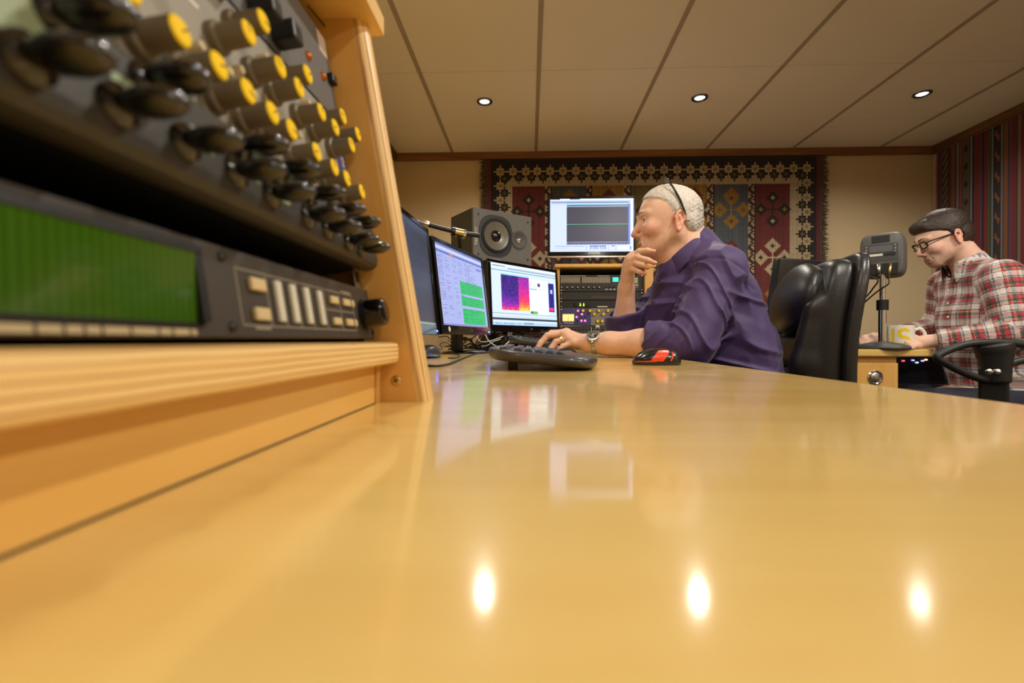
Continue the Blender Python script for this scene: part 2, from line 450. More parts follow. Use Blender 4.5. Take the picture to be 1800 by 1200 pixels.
# cream field of the border, then dark and cream stars
inner = (mx_ >= 14) & (hy >= 16); K[inner] = CRE
K[(mx_ >= 11) & (hy >= 12) & ~inner] = CRE
per = 10
for k in range(0, NX // per + 1):
    cx = 9 + k * per
    if cx > NX - 9: break
    for dx in range(-4, 5):
        pass
xs = np.linspace(9, NX - 10, 25).round().astype(int)
for a, b in zip(xs, xs[1:]): star((a + b) // 2, 12, BLK, OLI, 0)
ys = np.arange(8, NY, per)
for b in ys[1:]:
    for c in (12, NX - 13): star(c, b - 5, BLK, OLI, 0)
for a in xs: star(a, 8, CRE, MUS, 0)
for b in ys:
    for c in (9, NX - 10): star(c, b, CRE, MUS, 0)
# the inner panels: (left px, right px, colour)
def col_of(px): return int(round((at(px, 300, 3.44).x - kx0) / cell))
top = 19
panels = [(901, 957, MAR, 0), (971, 1030, BLU, 1), (1041, 1097, MUS, 2), (1110, 1186, OLI, 3), (1197, 1241, MUS, 2), (1255, 1313, BLU, 1), (1327, 1387, MAR, 0)]
for a, b, c, kd in panels:
    ca, cb = col_of(a), col_of(b)
    K[top:, ca:cb] = c * (.82 + .36 * rng.random((1, cb - ca, 1)))
    mid = (ca + cb) // 2; w = (cb - ca)
    def quad4(cy, r, gap, col, cen, col2=None, cen2=None):
        K[cy - gap:cy + gap + 1, mid] = col; K[cy, mid - gap:mid + gap + 1] = col
        for dx, dy, c1, c2 in ((0, -gap, col, cen), (0, gap, col, cen), (-gap, 0, col2 if col2 is not None else col, cen2 if cen2 is not None else cen), (gap, 0, col2 if col2 is not None else col, cen2 if cen2 is not None else cen)):
            dia(mid + dx, cy + dy, r, c1); dia(mid + dx, cy + dy, 1, c2)
    cy = top + 17; k = 0
    while cy < NY - 14:
        if kd == 0:
            [lambda: quad4(cy, 4, 8, BLK, CRE, BLK, MUS), lambda: quad4(cy, 5, 8, CRE, BLK), lambda: quad4(cy, 5, 8, MUS, CRE)][k % 3]()
        elif kd == 1:
            [lambda: quad4(cy, 5, 8, MUS, MAR, MUS, OLI), lambda: quad4(cy, 4, 8, MAR, MUS, MAR, CRE)][k % 2]()
        else:
            quad4(cy, 5, 8, BRN, CRE)
        cy += 33; k += 1
    if kd: # stepped point hanging into the panel
        for r in range(6): K[top + r + 2, mid - r:mid + r + 1] = MAR if kd == 2 else MUS
# running-hook columns between panels
hook = ["..##..", ".##...", "##.##.", "##..##", "###.##", ".####.", "..##..", ".##..."]
for (a, b, _, _), (a2, b2, _, _) in zip(panels, panels[1:]):
    ca, cb = col_of(b), col_of(a2); K[top:, ca:cb] = CRE
    for y in range(top, NY):
        row = hook[(y - top) % len(hook)]
        for i in range(min(6, cb - ca)):
            x = ca + i if mid else ca + i
            if row[i] == '#': K[y, min(cb - 1, x)] = BRN
        K[y, cb - 1] = BRN
K *= .62 * (.9 + .2 * rng.random((1, NX, 1))) * (.93 + .14 * rng.random((NY, 1, 1)))
M_kilim = attrmat('woven kilim wool', rough=.95, bump=.5, bscale=420, var=.14, vscale=260, stretch=(1, 1, .3), sheen=.2)
kil = thing('kilim_rug', 'patterned woven kilim rug hanging on the back wall behind the screens', 'rug', ((kx0 + kx1) / 2, 3.44, kz0))
rug_y = 3.418
# slightly wavy sheet with thickness
ob = pixel_grid('woven_field', (kx0, rug_y, kz1), (kx1 - kx0, 0, 0), (0, 0, kz0 - kz1), NX, NY, K, M_kilim, kil)
so = ob.modifiers.new('thickness', 'SOLIDIFY'); so.thickness = .006; so.offset = -1
mb = MB()
random.seed(3)
for side, bx in ((-1, kx0), (1, kx1)):
    z = kz0
    while z < kz1:
        L = random.uniform(.03, .058); dz = random.uniform(-.02, .012)
        mb.tube([(bx, rug_y + .003, z), (bx + side * L * .5, rug_y + random.uniform(-.008, .006), z + dz * .3), (bx + side * L, rug_y + random.uniform(-.01, .008), z + dz)], [.0035, .003, .0012], 4)
        z += .0036
fr = mb.build('fringe', mat('rug fringe wool', rgb(74, 62, 48), .95, var=.4, vscale=60), kil); fr['kind'] = 'stuff'; fr['label'] = 'dark shaggy wool fringe along both edges'

# ------------------------------------------------------------------ striped hanging on the right wall
sy1, sy0, sz1, sz0 = 3.405, .95, ZC - .058, .55
cs = .0058
SX = int((sy1 - sy0) / cs); SY = int((sz1 - sz0) / .0095)
S = np.zeros((SY, SX, 3))
PUR, RED, GRN, SKY, DK, ORA, LIL, TAN = C(96, 50, 78), C(112, 28, 32), C(74, 76, 40), C(112, 122, 130), C(30, 18, 20), C(128, 74, 34), C(132, 110, 130), C(120, 98, 74)
seq = [(LIL, 2), (RED, 3), (DK, 1), (TAN, 1), (DK, 1), ('z', 7), (DK, 2), (RED, 3), (ORA, 3), (GRN, 2), (DK, 2), (LIL, 3), (RED, 3), (ORA, 2), (DK, 1), ('d', 8), (DK, 1), (SKY, 2), (DK, 2), (RED, 6), (PUR, 2), (DK, 2), (RED, 4), (GRN, 3), (DK, 1), (SKY, 2), ('s', 9), (LIL, 2), (GRN, 2), (ORA, 4), (DK, 1),
       (PUR, 3), (RED, 5), (DK, 1), (TAN, 3), (RED, 4), (DK, 3), (SKY, 4), (TAN, 3), (DK, 1), ('w', 9), (GRN, 3), (DK, 1), (RED, 6), (PUR, 2), (LIL, 3), (DK, 3), (MAR, 6), (ORA, 3)]
x = 0; i = 0
yy = np.arange(SY)
while x < SX:
    c, w = seq[i % len(seq)]; i += 1
    for j in range(w):
        if x + j >= SX: break
        if isinstance(c, str):
            S[:, x + j] = {'z': TAN * .8, 'd': TAN * .55, 's': DK, 'w': DK}[c]
            q = abs(j - (w - 1) / 2)
            if c == 'z': S[(yy + j) % 6 < 2, x + j] = DK
            if c == 'd': S[(np.abs(yy % 12 - 6) + q) < 3.2, x + j] = DK
            if c == 's':
                m = np.abs((yy % 13) - 6 - 2 * np.sin((j - 4) * .8)) + 1.2 * np.abs(q - 1.2) < 2.6; S[m, x + j] = ORA * 1.2
            if c == 'w':
                m = (np.abs(yy % 13 - 6) + q * 1.3) < 3.6; S[m, x + j] = np.where(((yy // 13) % 2 == 0)[m][:, None], SKY * 1.2, TAN)
        else: S[:, x + j] = c
    x += w
S *= .8 * (.88 + .24 * rng.random((1, SX, 1)))
hang = thing('wall_hanging', 'dark red vertically striped woven hanging on the right wall', 'wall hanging', (X1 - .012, (sy0 + sy1) / 2, sz0))
ob = pixel_grid('woven_cloth', (X1 - .012, sy1, sz1), (0, sy0 - sy1, 0), (0, 0, sz0 - sz1), SX, SY, S, attrmat('striped wool cloth', rough=.95, bump=.5, bscale=420, var=.15, vscale=240, sheen=.2), hang)
so = ob.modifiers.new('thickness', 'SOLIDIFY'); so.thickness = .006; so.offset = -1
co = ob.data
vv = np.empty(len(co.vertices) * 3, np.float32); co.vertices.foreach_get('co', vv); vv = vv.reshape(-1, 3)
vv[:, 0] -= .006 * (1 + np.sin(vv[:, 1] * 21 + .6 * np.sin(vv[:, 1] * 5))); co.vertices.foreach_set('co', vv.ravel()); co.update()
MB().tube([(X1 - .02, sy0 - .03, sz1 + .001), (X1 - .02, sy1 + .015, sz1 + .001)], .006, 10).build('hanging_rod', M_beamy, hang)

# ------------------------------------------------------------------ the long desk
XE = .415
desk = thing('studio_desk', 'long lacquered birch desk with clear reflections running towards the screens', 'desk', (-.2, 1.2, 0))
mb = MB()
pts = [(X0 + .005, -.9), (XE - .03, -.9)]
pts += [(XE, -.85), (XE, 1.55)]
for k in range(1, 9):
    a = math.pi / 2 * k / 8
    pts.append((XE + .35 * (1 - math.cos(a)), 1.55 + .35 * math.sin(a)))
pts += [(.86, 1.92), (.86, 3.36), (X0 + .005, 3.36)]
bm = bmesh.new(); vs = [bm.verts.new((x, y, ZD - .030)) for x, y in pts]; fa = bm.faces.new(vs)
ex = bmesh.ops.extrude_face_region(bm, geom=[fa])
tv = [e for e in ex['geom'] if isinstance(e, bmesh.types.BMVert)]
for v in tv: v.co.z = ZD
te = [e for e in bm.edges if all(v in tv for v in e.verts)]
bmesh.ops.bevel(bm, geom=te, offset=.004, segments=2, profile=.5, affect='EDGES')
bmesh.ops.recalc_face_normals(bm, faces=bm.faces[:])
mb.bm(bm).build('desk_top', W_DESK, desk)
for y in (-.8, 1.35, 3.2):
    MB().box((X0 + .05, y - .015, 0), (XE - .10, y + .015, ZD - .0301), .002).build('support_panel', W_PLYZ, desk)
MB().box((X0 + .05, -.78, .10), (X0 + .068, 3.18, ZD - .031), .002).build('back_panel', W_PLYZ, desk)
# ------------------------------------------------------------------ the sloping desktop rack on the left
LEAN = math.radians(9.5); cL, sL = math.cos(LEAN), math.sin(LEAN)
FX = -.133
def F(y, v, n=0.0): return Vector((FX - sL * v + cL * n, y, CZ + cL * v + sL * n))
MF = Matrix(((0, -sL, cL, FX), (-1, 0, 0, 0), (0, cL, sL, CZ), (0, 0, 0, 1)))     # local (u = -y, v up the slope, n out of the face)
RY0, RY1 = -.075, .409                                                             # near and far end of the rack opening
rack = thing('desktop_rack', 'sloping birch plywood equipment rack standing on the near left of the desk', 'equipment rack', (-.25, .17, ZD))
PLYX = plyedge('plywood edge upright', 'Y', PLY1, PLY2, .0034, along='Z')
PLYH = plyedge('plywood edge level', 'Z', PLY1, PLY2, .0034, along='Y')
zt = CZ + .279
def side(ya, yb):
    # profile in x/z, leaning front edge, rounded over on the inner side
    mb = MB()
    xf0, xf1 = -.086, -.086 - math.tan(math.radians(9.9)) * (zt - ZD)
    back = -.46
    r = .011; mid = []
    lay = []     # (y, inset of the front edge)
    inner_is_low = ya > 0
    for k in range(6):
        a = math.pi / 2 * k / 5
        lay.append((ya + r * (1 - math.cos(a)), r * (1 - math.sin(a))))
    lay.append((yb - .004, 0)); lay.append((yb, .004))
    if not inner_is_low: lay = [(ya + yb - y, i) for y, i in lay][::-1]
    vs = []
    for y, ins in lay:
        vs += [(back, y, ZD), (xf0 - ins, y, ZD), (xf1 - ins, y, zt), (back, y, zt)]
    fs = []; ms = []
    nL = len(lay)
    fs.append((0, 1, 2, 3)); ms.append(0)
    fs.append(tuple((nL-1)*4 + q for q in (3, 2, 1, 0))); ms.append(0)
    for k in range(nL - 1):
        for e in range(4):
            a, b = k*4 + e, k*4 + (e+1) % 4
            fs.append((b, a, a+4, b+4)); ms.append(1 if e == 1 else 0)
    mb.v = vs; mb.f = fs; mb.m = ms
    return mb.build('side_panel', [W_PLYZ, PLYX], rack)
sp = side(RY1 + .002, RY1 + .021)
side(RY0 - .021, RY0 - .002)
mb = MB(); a = atz(697, 671, ZD + .018); c = Vector((-.1115, RY1 + .0015, CZ - .036 + .003))
# shelf, a rounded ply board
mb = MB().box((-.44, RY0 - .001, CZ - .0205), (-.112, RY1 + .0005, CZ - .0022), .0045, seg=3)
sh = mb.build('shelf_board', [W_PLY, PLYH], rack)
for p in sh.data.polygons:
    if p.center.x > -.116 + .25 - .001 or p.normal.x > .5: p.material_index = 1
MB().box((-.148, RY0, ZD), (-.130, RY1 - .012, CZ - .0207), .0008, seg=1).build('base_board', W_PLY, rack)
MB().box((-.1302, RY0, ZD), (-.1292, RY1 - .012, ZD + .0007)).build('joint_line', mat('dark joint', rgb(70, 44, 18), .8), rack)
MB().box((-.131, RY1 - .011, ZD), (-.1285, RY1 + .0015, CZ - .0207)).build('base_end_strip', W_PLYZ, rack)
tb = MB().box((-.47, RY0 - .03, zt), (-.134, RY1 + .029, zt + .018), .002).build('top_board', [W_PLY, PLYH], rack)
for p in tb.data.polygons:
    if p.normal.x > .5 or abs(p.normal.y) > .5: p.material_index = 1
MB().box((-.46, RY0, CZ - .002), (-.445, RY1, zt), 0).build('back_board', mat('black painted board', rgb(16, 15, 14), .8), rack)
# countersunk screw in the far side panel
s = at(696, 669, RY1 + .002)
sc = MB().lathe([(0, .0012), (.0036, .0010), (.0046, .0002), (.0046, -.002)], 20, zalign(s, (0, -1, 0))).build('screw', M_brass, rack, True)
mb = MB(); T = zalign(s + Vector((0, -.00125, 0)), (0, -1, 0)) @ Matrix.Rotation(.5, 4, 'Z')
mb.box((-.0024, -.0005, -.0006), (.0024, .0005, .0001), M=T); mb.box((-.0005, -.0024, -.0006), (.0005, .0024, .0001), M=T)
mb.build('cross_slot', mat('dark slot', rgb(30, 24, 16), .7), sc)
# rack rails with square holes
for y0_ in (RY1 - .016, RY0):
    rl = MB().box((-y0_ - .016, -.002, -.006), (-y0_, .272, -.0045), M=MF).build('rack_rail', M_steel, rack)
    mb = MB()
    for k in range(18):
        v = .010 + k * .0148
        mb.box((-y0_ - .012, v - .0045, -.0046), (-y0_ - .004, v + .0045, -.0042), M=MF)
    mb.build('rail_holes', mat('black hole', rgb(6, 6, 6), .9), rl)

# ---- effects unit with green display
def face_box(name, mats, y0, y1, v0, v1, n0, n1, parent, bev=0.0, seg=2):
    return MB().box((-y1, v0, n0), (-y0, v1, n1), bev, M=MF, seg=seg).build(name, mats, parent)
M_panel = mat('dark anodised panel', rgb(62, 56, 50), .45, bump=.05, bscale=900)
fx = thing('effects_unit', 'black rack effects unit with long green display and big jog knob', 'rack unit', F(.17, 0, -.1))
face_box('faceplate', M_panel, RY0 + .002, RY1 - .001, .0008, .0432, -.003, 0, fx, .0012)
face_box('chassis', M_black, RY0 + .012, RY1 - .018, .002, .042, -.25, -.0031, fx)
disp = MB()
for (a, b, c, d, top_n) in ((-.02, .192, .0345, .0378, .0047), (-.02, .192, .0052, .0066, .0012), (.188, .192, .0066, .0345, .0040), (-.02, -.016, .0066, .0345, .0040)):
    disp.box((-b, c, .00005), (-a, d, top_n), .0003, M=MF, seg=1)
disp.build('display_bezel', M_black, fx)
m, nt, b = newmat('green liquid crystal'); 
tcn = N(nt, 'ShaderNodeTexCoord'); wv = N(nt, 'ShaderNodeTexWave', bands_direction='Y'); wv.inputs['Scale'].default_value = 90; wv.inputs['Distortion'].default_value = 0
nt.links.new(tcn.outputs['Object'], wv.inputs['Vector'])
mxn = N(nt, 'ShaderNodeMix', data_type='RGBA'); mxn.inputs[6].default_value = rgb(44, 72, 8); mxn.inputs[7].default_value = rgb(52, 86, 14)
nt.links.new(wv.outputs[0], mxn.inputs[0]); nt.links.new(mxn.outputs[2], b.inputs['Base Color']); nt.links.new(mxn.outputs[2], b.inputs['Emission Color'])
b.inputs['Emission Strength'].default_value = .16; b.inputs['Roughness'].default_value = .10; b.inputs['Coat Weight'].default_value = .4; b.inputs['Coat Roughness'].default_value = .05
MB().add([(-.188, .0066, .0003), (.016, .0066, .0003), (.016, .0345, .0040), (-.188, .0345, .0040), (-.188, .0066, .0), (.016, .0066, .0), (.016, .0345, .0), (-.188, .0345, .0)], [(0, 1, 2, 3), (4, 7, 6, 5), (0, 4, 5, 1), (1, 5, 6, 2), (2, 6, 7, 3), (3, 7, 4, 0)], 0, MF).build('display_glass', m, fx)
mb = MB(); random.seed(8)
y = -.06
while y < .186:
    w = random.uniform(.004, .012)
    if random.random() > .12: mb.box((-min(y + w, .187), .0016, .0), (-y, .0041, .00025), M=MF)
    y += w + .0012
mb.build('printed_legend', mat('faded legend print', rgb(178, 160, 122), .6), fx)
def frame_lines(mb, y0, y1, v0, v1, t=.0006, n=.0003):
    mb.box((-y1, v0, 0), (-y0, v0 + t, n), M=MF); mb.box((-y1, v1 - t, 0), (-y0, v1, n), M=MF)
    mb.box((-y0 - t, v0, 0), (-y0, v1, n), M=MF); mb.box((-y1, v0, 0), (-y1 + t, v1, n), M=MF)
mb = MB(); frame_lines(mb, .219, .3665, .0065, .0345)
for yy_ in (.2445, .2605, .277, .294, .3145, .3405): mb.box((-yy_ - .0006, .0065, 0), (-yy_, .0345, .0003), M=MF)
mb.box((-.3665, .0203, 0), (-.3145, .0209, .0003), M=MF)
mb.box((-.243, .0050, 0), (-.229, .0062, .0003), M=MF); mb.box((-.365, .0350, 0), (-.345, .0362, .0003), M=MF)
mb.build('printed_outline', mat('faded outline print', rgb(150, 142, 122), .6), fx)
M_key = mat('cream key', rgb(206, 184, 136), .5, var=.1)
M_key2 = mat('pale key', rgb(206, 202, 186), .5, var=.1)
for (y, v, w, h, m_) in [(.2345, .0275, .013, .0065, M_key), (.2345, .0125, .013, .0065, M_key)] + \
        [(yy_, .0205, .0058, .0225, M_key2) for yy_ in (.2535, .2695, .2865, .305)] + \
        [(yy_, vv_, .0125, .0052, M_key) for yy_ in (.328, .3505) for vv_ in (.0275, .0125)] + [(.3625, vv_, .004, .0052, M_key) for vv_ in (.0275, .0125)]:
    face_box('key', m_, y - w/2, y + w/2, v - h/2, v + h/2, 0, .0028, fx, .0009)
kn = MB().lathe([(0, .019), (.0085, .019), (.0108, .0175), (.0115, .014), (.0118, .001), (.0118, 0)], 32, MF @ Matrix.Translation((-.3885, .0205, 0))).build('jog_knob', M_gloss, fx, True, 40)
MB().lathe([(.0128, 0), (.0128, .0012), (.0119, .0012)], 32, MF @ Matrix.Translation((-.3885, .0205, 0))).build('knob_ring', M_black, fx)
for (y, v) in ((.2105, .0375), (.2105, .0055), (.403, .006)):
    MB().lathe([(0, .0016), (.002, .0014), (.0024, 0)], 12, MF @ Matrix.Translation((-y, v, 0))).build('screw', M_black, fx, True)

# ---- lever unit: thick dark panel with black paddle knobs
lv = thing('paddle_knob_unit', 'dark rack unit with rows of glossy black paddle knobs below yellow knobs', 'rack unit', F(.17, .06, -.1))
M_lever_panel = mat('worn dark grey panel', rgb(50, 47, 43), .5, var=.25, vscale=40)
LV0, LV1 = .0575, .0985
face_box('faceplate', M_lever_panel, RY0 + .002, RY1 - .001, LV0, LV1, -.003, .0155, lv, .008, 3)
face_box('chassis', M_black, RY0 + .012, RY1 - .018, LV0 + .001, LV1 - .001, -.25, -.0031, lv)
M_tape = mat('pale green writing tape', rgb(150, 164, 132), .55, var=.2, vscale=60)
rw = random.Random(5)
for (y, v, w, h) in [(.118, .082, .020, .014), (.152, .078, .014, .010), (.186, .0775, .012, .008), (.219, .077, .012, .008), (.248, .074, .011, .007), (.268, .083, .008, .006), (.318, .072, .008, .006), (.347, .070, .008, .005)]:
    face_box('writing_tape', M_tape, y - w/2, y + w/2, v - h/2, v + h/2, .0156, .0159, lv)
M_paddle = mat('glossy black paddle', rgb(16, 15, 16), .22, coat=.5, coatr=.15)
def paddle_mesh(mb, M):
    mb.lathe([(0.0070, 0), (.0070, .0022), (.0040, .0030), (.0035, .006)], 16, M)
    # oval wing on the stem
    prof = []
    n = 16; rings = []
    vs = []; fs = []
    for j in range(9):
        th = math.pi * j / 8
        z = .0112 - .0118 * math.cos(th); r = max(.02, math.sin(th)) * (.82 + .18 * (1 - math.cos(th)) / 2)
        for k in range(n):
            a = 2 * math.pi * k / n
            vs.append((.0078 * r * math.cos(a), .0052 * r * math.sin(a) - .10 * z, z))
    for j in range(8):
        for k in range(n):
            fs.append((j*n+k, j*n+(k+1) % n, (j+1)*n+(k+1) % n, (j+1)*n+k))
    fs.append(tuple(range(n))[::-1]); fs.append(tuple(8*n + k for k in range(n)))
    mb.add(vs, fs, 0, M)
pm = MB(); paddle_mesh(pm, Matrix.Identity(4))
pobj = None
for (y, v, a) in [(.1453, .0715, 1.2), (.1746, .072, 1.45), (.206, .072, 1.4), (.2344, .071, 1.3), (.2733, .070, 1.5), (.2995, .069, 1.35), (.3345, .068, 1.5), (.3602, .0675, 1.3),
                  (.118, .070, 1.4), (.129, .088, 1.6), (.160, .087, 2.0), (.2132, .086, 1.5), (.246, .086, 2.1), (.2808, .085, 1.4), (.3137, .084, 1.5), (.345, .083, 1.7)]:
    T = MF @ Matrix.Translation((-y, v, .0155)) @ Matrix.Rotation((a - 1.4) * .5, 4, 'Z')
    if pobj is None:
        pobj = bpy.data.meshes.new('paddle_knob'); pobj.from_pydata([tuple(q) for q in pm.v], [], pm.f); pobj.materials.append(M_paddle)
        pobj.polygons.foreach_set('use_smooth', [True] * len(pobj.polygons))
    o = bpy.data.objects.new('paddle_knob', pobj); COL.objects.link(o); o.parent = lv
    o.matrix_local = WM[lv.name].inverted() @ T

# ---- yellow-knob unit
yk = thing('channel_strip', 'grey rack channel strip with many yellow-capped grey knobs and blue end', 'rack unit', F(.17, .14, -.1))
YV0, YV1 = .0995, .1865
M_yface = mat('light grey enamel panel', rgb(150, 144, 132), .5, var=.1, vscale=25)
M_bface = mat('blue enamel panel', rgb(62, 58, 112), .45)
face_box('faceplate', M_yface, RY0 + .002, .386, YV0, YV1, -.003, 0, yk, .001)
be = face_box('blue_faceplate_end', M_bface, .3862, RY1 - .001, YV0, YV1, -.003, 0, yk, .001)
face_box('chassis', M_black, RY0 + .012, RY1 - .018, YV0 + .001, YV1 - .001, -.25, -.0031, yk)
tv, tf = text_geo('ISA 430', .010)
MB().add(tv, tf, 0, MF @ Matrix.Translation((-.399, .140, .0003)) @ Matrix.Rotation(math.pi/2, 4, 'Z')).build('printed_lettering', M_white, be)
M_knobg = mat('grey knob plastic', rgb(112, 98, 76), .5)
kb = MB().lathe([(.0080, 0), (.0080, .004), (.0062, .005), (.0060, .0175), (.0058, .0182)], 24)
kc = MB().lathe([(.0058, .0182), (.0050, .0190), (0, .0191)], 24)
kline = MB().box((-.0004, 0, .0190), (.0004, .0050, .0193))
def shared(mb, name, m, smooth=True, ang=35):
    me = bpy.data.meshes.new(name); me.from_pydata([tuple(q) for q in mb.v], [], mb.f); me.materials.append(m)
    if smooth: me.polygons.foreach_set('use_smooth', [True] * len(me.polygons)); me.set_sharp_from_angle(angle=math.radians(ang))
    return me
kbm, kcm, klm = shared(kb, 'knob', M_knobg), shared(kc, 'knob_cap', M_yellow), shared(kline, 'pointer_line', mat('knob pointer brown', rgb(120, 88, 20), .5), False)
YK = [(y, .117) for y in (.1555, .1795, .2025, .2239, .2455, .2657, .2976, .3249, .3475, .3786)] + [(y, .152) for y in (.165, .19, .234, .2643, .2862, .3174, .3406, .372)] + [(y, .1703) for y in (.175, .2525, .304, .3621, .394)]
for (y, v) in YK:
    T = MF @ Matrix.Translation((-y, v, 0)) @ Matrix.Rotation(rw.uniform(-2, 2), 4, 'Z')
    k = bpy.data.objects.new('knob', kbm); COL.objects.link(k); k.parent = yk; k.matrix_local = WM[yk.name].inverted() @ T
    for nm, me in (('knob_cap', kcm), ('pointer_line', klm)):
        c = bpy.data.objects.new(nm, me); COL.objects.link(c); c.parent = k
btn = shared(MB().lathe([(.0024, 0), (.0024, .0055), (.0020, .0062), (0, .0062)], 14), 'push_button', M_cream)
for (y, v) in [(.2135, .135), (.2345, .135), (.256, .1345), (.275, .134), (.307, .1345), (.332, .134), (.36, .134), (.214, .168), (.246, .1425), (.2775, .168), (.332, .168), (.335, .104), (.29, .104)]:
    b_ = bpy.data.objects.new('push_button', btn); COL.objects.link(b_); b_.parent = yk; b_.matrix_local = WM[yk.name].inverted() @ MF @ Matrix.Translation((-y, v, 0))
mb = MB()
for (y, v, w, h) in [(.17, .128, .01, .002), (.21, .128, .012, .002), (.255, .1275, .01, .002), (.31, .1275, .01, .002), (.36, .127, .01, .002), (.215, .1615, .02, .002), (.29, .1615, .02, .002), (.35, .1615, .015, .002), (.28, .142, .0008, .03), (.325, .142, .0008, .03), (.235, .142, .0008, .03)]:
    mb.box((-y - w/2, v - h/2, 0), (-y + w/2, v + h/2, .0003), M=MF)
mb.build('printed_scale', M_white, yk)
mb = MB()
for (y, v) in ((.196, .118), (.205, .128), (.1815, .1285)): mb.box((-y - .004, v - .002, 0), (-y + .004, v + .002, .0003), M=MF)
mb.build('printed_marks', M_black, yk)

# ---- dark grey unit above, and its bits
gu = thing('compressor_unit', 'dark grey rack unit with black square knobs at the top of the rack', 'rack unit', F(.17, .19, -.1))
GV0, GV1 = .188, .262
face_box('faceplate', mat('blue grey enamel panel', rgb(96, 96, 96), .5, var=.08), RY0 + .002, RY1 - .001, GV0, GV1, -.003, 0, gu, .001)
face_box('chassis', M_black, RY0 + .012, RY1 - .018, GV0 + .001, GV1 - .001, -.25, -.0031, gu)
MB().box((-.40, .1868, -.002), (.02, .188, .0006), M=MF).build('panel_gap', M_black, gu)
for (px, py, w) in ((520, 58, .013), (483, 12, .012), (424, -40, .012)):
    d = ray(px, py); n_ = Vector((cL, 0, sL)); p0 = Vector((FX, 0, 0)); k = (n_.dot(p0) + .014) / n_.dot(d); p = d * k
    y, v = p.y, (p - p0).dot(Vector((-sL, 0, cL)))
    MB().box((-w/2, -w/2, 0), (w/2, w/2, .016), .0015, M=MF @ Matrix.Translation((-y, v, 0))).build('square_knob', M_black, gu)
def onface(px, py, off=0.0):
    d = ray(px, py); n_ = Vector((cL, 0, sL)); p0 = Vector((FX, 0, 0)); k = (n_.dot(p0) + off) / n_.dot(d); p = d * k
    return p.y, (p - p0).dot(Vector((-sL, 0, cL)))
for (px, py) in ((545, 98), (571, 134)):
    y, v = onface(px, py, .002)
    MB().lathe([(.0036, 0), (.0030, .002), (.0016, .003), (0, .003)], 16, MF @ Matrix.Translation((-y, v, 0))).build('brass_jack', mat('amber brass', rgb(170, 96, 30), .35, metal=.6), gu, True)
y, v = onface(608, 134); face_box('paper_label', mat('paper label', rgb(196, 178, 160), .8), min(y, .398) - .010, min(y, .398) + .006, v - .012, v + .006, 0, .0003, gu)
y, v = onface(612, 172, .004); face_box('rocker_switch', M_black, min(y, .402) - .006, min(y, .402) + .003, v - .004, v + .004, 0, .005, gu, .0008)
mb = MB()
for (pa, pb) in (((540, 10), (578, 55)), ((578, 55), (586, 112))):
    (ya, va), (yb, vb) = onface(*pa), onface(*pb)
    mb.tube([MF @ Vector((-ya, va, .0003)), MF @ Vector((-yb, vb, .0003))], .0008, 5)
mb.build('printed_curve', M_black, gu)
# ------------------------------------------------------------------ screens
def canvas(w, h, c): a = np.empty((h, w, 3)); a[:] = C(*c); return a
def R_(im, x0, y0, x1, y1, c):
    h, w = im.shape[:2]
    im[max(0, int(y0*h)):max(int(y0*h)+1, int(y1*h)), max(0, int(x0*w)):max(int(x0*w)+1, int(x1*w))] = C(*c)
def words_(im, x0, x1, y, c, rr, dens=.7):
    """a line of tiny unreadable interface text"""
    h, w = im.shape[:2]; r = int(y*h); x = int(x0*w)
    while x < int(x1*w):
        L = rr.randint(1, 4)
        if rr.random() < dens: im[r, x:min(x+L, int(x1*w))] = C(*c)
        x += L + 1
def screen_list():
    im = canvas(220, 140, (172, 182, 236)); rr = random.Random(1)
    R_(im, 0, 0, 1, .035, (120, 134, 196)); R_(im, 0, .035, 1, .07, (206, 212, 246)); R_(im, 0, .085, 1, .11, (96, 120, 196)); R_(im, .27, .085, .33, .115, (226, 132, 60))
    R_(im, .84, .15, .97, .18, (110, 120, 200))
    for k in range(34):
        y = .14 + k * .0235
        if rr.random() < .75: words_(im, .03, .12, y, (70, 76, 120), rr)
        if rr.random() < .6: words_(im, .16, .24, y, (86, 90, 140), rr)
        if rr.random() < .6: words_(im, .30, .38, y, (86, 90, 140), rr)
        if rr.random() < .7: words_(im, .42, .50, y, (80, 86, 130), rr)
        if k < 12: words_(im, .56, .56 + rr.uniform(.1, .3), y, (80, 86, 130), rr)
    for a, b in ((.40, .575), (.60, .73), (.765, .975)):
        R_(im, .42, a, .95, b, (46, 190, 110))
        y = a + .012
        while y < b - .01:
            if rr.random() < .8: words_(im, .44, .52, y, (24, 96, 60), rr)
            if rr.random() < .8: words_(im, .58, .88, y, (24, 104, 64), rr, .6)
            y += .03
    R_(im, 0, .985, 1, 1, (140, 140, 200)); return im
